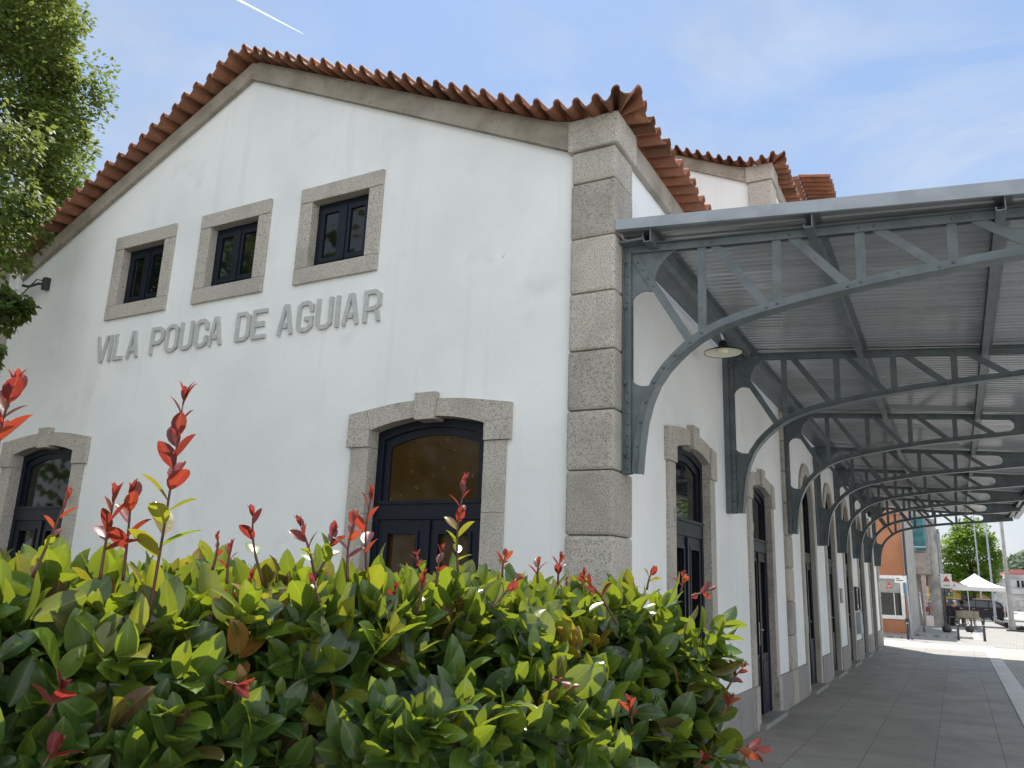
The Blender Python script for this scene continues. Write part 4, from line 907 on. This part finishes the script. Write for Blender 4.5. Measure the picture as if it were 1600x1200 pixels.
# gazebo
def gazebo(x0, x1, y0, y1, ze, zp):
    t = thing('gazebo', 'white canvas gazebo with a pointed roof over the cafe terrace', 'gazebo', ((x0+x1)/2, (y0+y1)/2, 0)); c = ((x0+x1)/2, (y0+y1)/2)
    k = MB(); n = 8; vs = []; fs = []
    for f in np.linspace(0, 1, n):
        sag = .10*math.sin(math.pi*f)
        a, b = c[0]+(x0-c[0])*f, c[0]+(x1-c[0])*f; e_, g2 = c[1]+(y0-c[1])*f, c[1]+(y1-c[1])*f; z = zp+(ze-zp)*f-sag
        vs += [(a, e_, z), (b, e_, z), (b, g2, z), (a, g2, z)]
    for i in range(n-1): fs += [(4*i+j, 4*i+(j+1) % 4, 4*i+4+(j+1) % 4, 4*i+4+j) for j in range(4)]
    k.add(vs, fs); o = k.build('roof', M['canvas'], t)
    MB().strip([(x0, y0), (x1, y0), (x1, y1), (x0, y1)], [(x0+.01, y0+.01), (x1-.01, y0+.01), (x1-.01, y1-.01), (x0+.01, y1-.01)], ze-.2, ze, lambda s, z, d: (s, z, d), True).build('valance', M['canvas'], t)
    for x, y in ((x0+.05, y0+.05), (x1-.05, y0+.05), (x1-.05, y1-.05), (x0+.05, y1-.05)): MB().box((x-.025, y-.025, 0), (x+.025, y+.025, ze-.02)).build('leg', M['chrome'], t)
gazebo(1.75, 4.55, 46.2, 49.2, 2.10, 2.86)
t = thing('market_parasol', 'white cafe awning with a red edge and small red triangle left of the gazebo', 'awning', (2.2, 44.5, 0))
k = MB(); k.add([(1.5, 46.0, 2.55), (2.72, 44.6, 2.14), (2.72, 44.4, 1.92), (1.5, 44.4, 1.98), (1.5, 44.6, 2.5)], [(0, 1, 4), (4, 1, 2, 3)]); k.add([(1.5, 46.0, 2.53), (2.72, 44.62, 2.12)], []); k.prism([(1.5, 1.96), (2.72, 1.90), (2.72, 2.10), (1.5, 2.48)], 0, .02, front(44.38)); k.build('cloth', M['canvas'], t)
k = MB(); k.bar((1.56, 2.50), (2.74, 2.12), .035, .03, .05, front(44.38)); k.build('edge_band', M['red'], t); a, b = MB(), MB(); tri_logo(a, b, 2.10, 2.14, .11, front(44.35), .001); a.build('emblem', M['red'], t); b.build('emblem_lettering', M['white'], t)
MB().tube([(2.70, 44.5, 0), (2.70, 44.5, 2.15)], .022, 8).build('pole', M['chrome'], t)
t = thing('magazine_rack', 'rack of colourful magazines against the column under the white sign', 'rack', (1.8, 44.3, 0)); MB().box((1.62, 44.2, .06), (2.0, 44.5, 1.95), .01).build('cabinet', M['dark_metal'], t)
cm = [mat('cover_%s' % n, c, .5) for n, c in (('red', (.4, .05, .06)), ('blue', (.06, .15, .3)), ('cream', (.5, .45, .35)), ('teal', (.05, .3, .28)), ('yellow', (.5, .4, .06)))]
for i in range(5):
    for j in range(3): MB().box((1.645+.12*j, 44.185, 1.05+.18*i), (1.745+.12*j, 44.198, 1.2+.18*i)).build('magazine', cm[(i*2+j*3+i*j) % 5], t)
t = thing('goods_stand', 'small stand of plants and red goods at the shop entrance', 'stand', (.75, 42, 0)); MB().box((.72, 41.2, .06), (1.05, 41.6, .55), .02).box((.72, 41.2, 1.25), (1.0, 41.5, 1.29)).box((.72, 41.2, 1.57), (1.0, 41.5, 1.61)).tube([(.73, 41.3, .06), (.73, 41.3, 1.6)], .015, 6).build('shelf', M['white'], t); MB().box((.74, 41.15, .75), (.95, 41.4, 1.0), .03).build('crate', M['cloth_red'], t)

# cafe furniture: one chair, then copies
def chair_at():
    t = thing('cafe_chair', 'beige rattan cafe chair', 'chair', (0, 0, 0), 'cafe chairs')
    MB().box((-.23, -.22, .42), (.23, .22, .47), .02).build('seat', M['rattan'], t)
    k = MB(); pts = [(.25*math.cos(a), .24*math.sin(a)) for a in np.linspace(-.15, math.pi+.15, 13)]; k.strip(pts, [(p[0]*1.08, p[1]*1.08) for p in pts], .47, .80, lambda s, z, d: (s, z, d)); k.build('backrest', M['rattan'], t)
    for x in (-1, 1):
        for y in (-1, 1): MB().tube([(x*.23, y*.22, 0), (x*.19, y*.18, .42)], .016, 6).build('leg', M['rattan'], t)
    return t
ch0 = chair_at(); spots = [((2.02, 43.6), 2.6, 'beige rattan chair nearest the magazine rack'), ((2.32, 42.9), .2, 'beige rattan chair turned its back to the square, left of the first table'), ((2.66, 44.6), 3.2, 'beige rattan chair behind the first cafe table'), ((2.90, 43.2), -.9, 'beige rattan chair at the right end of the cafe tables'), ((2.56, 43.0), .3, 'beige rattan chair in front of the gap between both tables')]
for i, ((x, y), a, lab) in enumerate(spots):
    o = ch0 if i == 0 else copy_thing(ch0, (x, y, .06), lab); o.location = (x, y, .06); o.rotation_euler = (0, 0, a+math.pi); o['label'] = lab
    if i == 0: pass
def table_at(x, y, lab):
    t = thing('cafe_table', lab, 'table', (x, y, .06), 'cafe tables'); MB().box((x-.33, y-.33, .79), (x+.33, y+.33, .82), .01).build('tabletop', M['rattan'], t); MB().tube([(x, y, .08), (x, y, .788)], .035, 8).build('column', M['rattan'], t); MB().box((x-.22, y-.22, .06), (x+.22, y+.22, .085), .01).build('base', M['rattan'], t)
table_at(2.36, 43.8, 'beige cafe table between the seated person and the awning pole'); table_at(2.74, 43.9, 'beige cafe table under the right side of the awning')
def person(lab, x, y, a, shirt, trousers, hair, seed):
    t = thing('person', lab, 'person', (x, y, .06)); ca, sa = math.cos(a), math.sin(a)
    def Wp(p): return (x+p[0]*ca-p[1]*sa, y+p[0]*sa+p[1]*ca, .06+p[2])
    def skin(J, E, Rr, name, m, par):
        me = bpy.data.meshes.new(name); me.from_pydata([Wp(p) for p in J], E, []); o = bpy.data.objects.new(name, me); C.objects.link(o)
        sk = o.modifiers.new('skin', 'SKIN'); o.modifiers.new('sub', 'SUBSURF').levels = 1
        for v, r in zip(me.skin_vertices[0].data, Rr): v.radius = (r, r)
        me.skin_vertices[0].data[0].use_root = True; bpy.context.view_layer.update()
        dg = bpy.context.evaluated_depsgraph_get(); m2 = bpy.data.meshes.new_from_object(o.evaluated_get(dg)); o.modifiers.clear(); o.data = m2; m2.materials.clear(); m2.materials.append(m)
        for p in m2.polygons: p.use_smooth = True
        o.parent = par; o.matrix_parent_inverse = Matrix.Translation(-Vector(par.location)); return o
    J = [(0, 0, .52), (0, .02, .72), (0, .0, .95), (0, -.02, 1.07), (0, -.05, 1.16), (0, -.06, 1.27), (.17, 0, 1.0), (.22, -.10, .78), (.14, -.30, .72), (.10, -.38, .73), (-.17, 0, 1.0), (-.22, -.10, .78), (-.14, -.30, .72), (-.10, -.38, .73), (.10, -.04, .50), (.12, -.42, .52), (.12, -.40, .10), (.12, -.52, .05), (-.10, -.04, .50), (-.12, -.42, .52), (-.12, -.40, .10), (-.12, -.52, .05)]
    E = [(0, 1), (1, 2), (2, 3), (3, 4), (4, 5), (2, 6), (6, 7), (7, 8), (8, 9), (2, 10), (10, 11), (11, 12), (12, 13), (0, 14), (14, 15), (15, 16), (16, 17), (0, 18), (18, 19), (19, 20), (20, 21)]
    Rr = [.15, .14, .15, .07, .085, .075, .075, .055, .045, .035, .075, .055, .045, .035, .10, .08, .055, .045, .10, .08, .055, .045]
    skin(J, E, Rr, 'body', M['skin'], t)
    q = [0, 1, 2, 6, 7, 8, 10, 11, 12]; skin([J[i] for i in q], [(0, 1), (1, 2), (2, 3), (3, 4), (4, 5), (2, 6), (6, 7), (7, 8)], [Rr[i]*1.14 for i in q], 'shirt', shirt, t)
    q = [0, 14, 15, 16, 18, 19, 20]; skin([J[i] for i in q], [(0, 1), (1, 2), (2, 3), (0, 4), (4, 5), (5, 6)], [Rr[i]*1.14 for i in q], 'trousers', trousers, t)
    skin([(0, -.02, 1.18), (0, -.015, 1.26), (0, -.04, 1.32)], [(0, 1), (1, 2)], [.085, .098, .07], 'hair', hair, t)
person('white haired person in dark clothes sitting at the cafe tables', 2.02, 43.55, 2.55, M['cloth_dark'], M['cloth_dark'], M['hair'], 1)

def wheel(t, x, y, z, r, w_, mp):
    wmb = MB(); cyl = lambda r0, r1: None
    n = 24; pr_ = [(r*.62, -w_/2), (r*.95, -w_/2), (r, -w_*.3), (r, w_*.3), (r*.95, w_/2), (r*.62, w_/2)]
    M4 = Matrix.Rotation(math.pi/2, 4, 'X'); wmb.lathe(pr_, (0, 0, 0), n, True, M4); wmb.v = [mp(v[0]+x, v[2]+z, v[1]+y) for v in wmb.v]; o = wmb.build('wheel', M['tyre'], t)
    k = MB(); k.lathe([(r*.60, -w_*.42), (r*.55, -w_*.30), (r*.12, -w_*.36), (0, -w_*.36)], (0, 0, 0), n, True, M4)
    k.v = [mp(v[0]+x, v[2]+z, v[1]+y) for v in k.v]; k.build('rim', M['chrome'], o)
    k = MB()
    for i in range(5):
        a = i*2*math.pi/5; k.bar((x+r*.18*math.cos(a), z+r*.18*math.sin(a)), (x+r*.5*math.cos(a), z+r*.5*math.sin(a)), r*.16, y-w_*.47, y-w_*.40, mp)
    k.build('spoke', M['fascia'], o)
def car(name, lab, ox, oy, ang, sc, paint, suv=True):
    """local: x forward (length), d across, z up; near side at d<0"""
    t = thing(name, lab, 'car', (ox, oy, 0)); ca, sa = math.cos(ang), math.sin(ang)
    def mp(s, z, d): s, z, d = s*sc, z*sc, d*sc; return (ox+s*ca-d*sa, oy+s*sa+d*ca, z)
    L_ = 2.15
    low_ = [(-2.2, .42), (-2.24, .62), (-2.16, .92), (-2.02, 1.02), (1.0, .98), (1.75, .90), (2.12, .74), (2.2, .5), (2.15, .30), (1.78, .27)]
    def archp(cx): return [(cx+.40*math.cos(a), .33+.40*math.sin(a)) for a in np.linspace(.05, math.pi-.05, 9)]
    prof = low_+archp(1.35)+[(.9, .25), (-.95, .25)]+archp(-1.35)+[(-1.8, .30)]
    k = MB()
    k.strip([(p[0], p[1]) for p in prof], [(p[0]*.985, .6+(p[1]-.6)*.94) for p in prof], -.89, -.80, mp, True)
    k.prism([(p[0]*.992, .6+(p[1]-.6)*.97) for p in prof], -.86, .86, mp); o = k.build('body', paint, t)
    top_ = [(-2.05, 1.0), (-1.72, 1.48), (-1.2, 1.62), (.1, 1.63), (.45, 1.54), (1.12, .99)]
    k = MB(); n = len(top_); vs = [mp(p[0], p[1], -.84+(p[1]-1)*.24) for p in top_]+[mp(p[0], p[1], .84-(p[1]-1)*.24) for p in top_]
    k.add(vs, [tuple(range(n)), tuple(range(2*n-1, n-1, -1))]+[(i, (i+1) % n, n+(i+1) % n, n+i) for i in range(n)]); k.build('cabin', paint, t)
    for nm, pts in (('side_window', [(-.95, 1.05), (-.95, 1.50), (-.15, 1.54), (-.15, 1.05)]), ('side_window', [(-.07, 1.05), (-.07, 1.54), (.42, 1.47), (.92, 1.05)]), ('side_window', [(-1.88, 1.10), (-1.62, 1.42), (-1.05, 1.50), (-1.05, 1.06)])):
        for sg in (-1, 1):
            k = MB(); vs = []
            for e_ in (.004, .016): vs += [mp(p[0], p[1], sg*(.84-(p[1]-1)*.24+e_)) for p in pts]
            m_ = len(pts); k.add(vs, [tuple(range(m_)), tuple(range(2*m_-1, m_-1, -1))]+[(i, (i+1) % m_, m_+(i+1) % m_, m_+i) for i in range(m_)]); k.build(nm, mat('car_glass', (.05, .06, .065), .05, spec=.9) if 'car_glass' not in bpy.data.materials else bpy.data.materials['car_glass'], t)
    k = MB(); vs = [mp(-1.98+.0, 1.10, -.66), mp(-1.98, 1.10, .66), mp(-1.755, 1.44, .6), mp(-1.755, 1.44, -.6), mp(-2.01, 1.11, -.66), mp(-2.01, 1.11, .66), mp(-1.785, 1.45, .6), mp(-1.785, 1.45, -.6)]; k.add(vs, [(0, 1, 2, 3), (4, 5, 6, 7), (0, 1, 5, 4), (1, 2, 6, 5), (2, 3, 7, 6), (3, 0, 4, 7)]); k.build('rear_window', M['glass'], t)
    k = MB(); vs = [mp(1.06, 1.05, -.70), mp(1.06, 1.05, .70), mp(.49, 1.51, .62), mp(.49, 1.51, -.62), mp(1.09, 1.06, -.70), mp(1.09, 1.06, .70), mp(.52, 1.53, .62), mp(.52, 1.53, -.62)]; k.add(vs, [(0, 1, 2, 3), (4, 5, 6, 7), (0, 1, 5, 4), (1, 2, 6, 5), (2, 3, 7, 6), (3, 0, 4, 7)]); k.build('windscreen', M['glass'], t)
    for sg in (-1, 1):
        wheel(t, 1.35, sg*.80 if sg < 0 else .80, .335, .335, .22*(1 if sg < 0 else -1), mp); wheel(t, -1.35, sg*.80, .335, .335, .22*(1 if sg < 0 else -1), mp)
        MB().prism([(-2.22, .80), (-1.95, .82), (-1.98, .98), (-2.12, .96)], sg*.905, sg*.80, mp).build('tail_light', M['red'], t); MB().prism([(1.75, .72), (2.13, .66), (2.08, .78), (1.72, .88)], sg*.90, sg*.78, mp).build('headlight', M['chrome'], t)
        MB().bar((-1.5, 1.62), (.1, 1.66), .035, sg*.66, sg*.70, mp).build('roof_rail', M['chrome'], t); MB().prism([(.72, 1.02), (.92, 1.02), (.90, 1.14), (.76, 1.15)], sg*.90, sg*1.02, mp).build('mirror', paint, t)
        for x in (-.95, -.11, .75): MB().prism(rect(x+.06, x+.22, .88, .91), sg*.895, sg*.912, mp).build('door_handle', M['chrome'], t)
car('parked_car', 'black car with roof rails parked side-on behind the cafe tables', 3.30, 59.3, math.pi-.22, .86, M['carblack'])
car('parked_car', 'dark blue car partly hidden behind the black car', .95, 64.0, math.pi-.3, .86, M['carblue'])
# yellow van
vx, vy, va = 1.55, 68., math.pi; t = thing('yellow_van', 'yellow delivery van standing behind the parked cars', 'van', (vx, vy, 0))
def vmp(s, z, d): return (vx-s, vy-d, z)
k = MB(); k.prism([(-2.9, .35), (2.9, .35), (2.9, .95), (2.55, 1.15), (1.75, 1.95), (1.3, 2.15), (-2.9, 2.15)], -.9, .9, vmp); 
k.v = [(v[0]*-1+2*vx if False else v[0], v[1], v[2]) for v in k.v]
k.v = [(2*vx-v[0]+.55, v[1], v[2]) for v in k.v]; k.build('body', M['yellow'], t)
MB().box((vx+.9, vy-.935, 1.25), (vx+1.75, vy-.905, 1.85), .01).build('side_window', M['glass'], t)
k = MB(); k.add([(vx+3.13, vy-.75, 1.2), (vx+3.13, vy+.75, 1.2), (vx+2.36, vy+.7, 1.93), (vx+2.36, vy-.7, 1.93), (vx+3.16, vy-.75, 1.22), (vx+3.16, vy+.75, 1.22), (vx+2.39, vy+.7, 1.95), (vx+2.39, vy-.7, 1.95)], [(0, 1, 2, 3), (4, 5, 6, 7), (0, 1, 5, 4), (1, 2, 6, 5), (2, 3, 7, 6), (3, 0, 4, 7)]); k.build('windscreen', M['glass'], t)
MB().box((vx-2.3, vy-.925, .3), (vx+3.4, vy-.905, .55), .01).build('sill_panel', M['white'], t)
vm = lambda s, z, d: (vx+.55+s, vy+d, z)
for sx in (-1.7, 1.7):
    for sg in (-1, 1): wheel(t, sx, sg*.86, .36, .36, .22*(1 if sg < 0 else -1), vm)

# far buildings and hill
t = thing('white_building', 'long white building with a red roof at the far right', 'building', (13, 125, 0))
MB().box((7.2, 120, 0), (30, 136, 4.0)).build('wall', M['pale_wall'], t)
MB().prism([(7.9, 4.55), (30, 4.1), (30, 4.45), (9.4, 5.25), (7.9, 4.95)], 0, 12, axis_y(120.5)).build('roof', M['roofred'], t)
MB().box((7.9, 120.3, 4.005), (30, 133, 4.54)).build('upper_wall', M['pale_wall'], t)
for x in (9.2, 9.7, 12, 12.6, 15, 15.6): MB().box((x, 119.95, 2.95), (x+.25, 120.25, 3.8)).build('window', M['glass'], t)
k = MB(); k.box((6.9, 119.6, 2.1), (30, 119.95, 2.75), .02).build('balcony', M['pale_wall'], t)
for x in (7.6, 9.9, 12.6): MB().box((x, 119.95, .4), (x+.8, 120.2, 2.0), .02).build('door', M['concrete'], t)
t = thing('boundary_wall', 'long grey boundary wall on the far side of the street', 'wall', (10, 112, 0)); MB().box((2.5, 112, 0), (40, 112.4, 1.35), .02).build('wall', M['concrete'], t); MB().box((2.5, 111.95, 1.355), (40, 112.45, 1.46), .02).build('coping', M['pale_wall'], t)
t = thing('grey_shop', 'low grey shop with a dark doorway behind the gazebo', 'building', (5, 96, 0)); MB().box((-3, 96, 0), (6.6, 104, 3.2)).build('wall', M['pale_wall'], t)
for x, m_ in ((3.3, M['navy']), (4.5, M['glass']), (5.5, M['concrete'])): MB().box((x, 95.9, .1), (x+.9, 96.05, 2.3), .02).build('door', m_, t)
MB().box((-3, 95.8, 3.205), (6.7, 104, 3.4)).build('roof', M['pale_wall'], t)
hm = MB(); vs = []; nx, ny = 60, 16
def hz_(x, y): 
    u = (y-420)/260
    return max(-2, (46*math.exp(-((x-95)/75)**2)+26*math.exp(-((x+10)/60)**2)*0+12*noise.noise(Vector((x*.018, y*.01, 0))))*math.sin(min(1, max(0, u))*math.pi/2)**.8)
for j in range(ny+1):
    for i in range(nx+1): x = -60+i*5.5; y = 420+j*20; vs.append((x, y, hz_(x, y)-1))
hm.add(vs, [(j*(nx+1)+i, j*(nx+1)+i+1, (j+1)*(nx+1)+i+1, (j+1)*(nx+1)+i) for j in range(ny) for i in range(nx)], True)
struct('hills', hm, mat('hill_ground', (.07, .10, .06), .9, noise_s=.05, noise_c=(.05, .075, .045)))
its = []
for k in range(9000):
    x, y = rnd.uniform(-20, 180), rnd.uniform(425, 640); q = (rnd.gauss(0, 1), rnd.gauss(0, 1), abs(rnd.gauss(0, 1))); z = hz_(x, y)
    s_ = 3.2*(1+.4*noise.noise(Vector((x*.05, y*.05, 3)))); 
    for w_ in range(5): its.append(((x+rnd.gauss(0, 1.6), y+rnd.gauss(0, 1.6), z+rnd.uniform(0, 3.2)), (rnd.gauss(0, 1), rnd.gauss(0, 1), rnd.gauss(0, .6)), (rnd.uniform(-.6, .6), rnd.uniform(-.9, .3), 1), s_*rnd.uniform(.5, .9), 1.4, min(1, max(0, .5+.9*noise.noise(Vector((x*.03, y*.03, 0)))+rnd.uniform(-.25, .25)))))
tag(leaves('hill_forest', its, M['hill_leaf'], None, SMALL, SMALLF), kind='stuff')
# condensation trail high in the sky
cp = np.array([2.19, -5.5, 1.6]); r0 = 1500.
p0 = cp+unit((-.7400, .5716, .6985))*r0; p1 = cp+unit((-.66383, .62561, .65558))*r0
ct = MB(); ct.tube([p1+(p0-p1)*f for f in np.linspace(0, 1, 14)], [.4+1.5*f**.7 for f in np.linspace(0, 1, 14)], 8)
tag(ct.build('contrail', mat('ice_cloud', (.95, .95, .95), 1.)), 'thin white aircraft condensation trail across the blue sky', 'contrail')
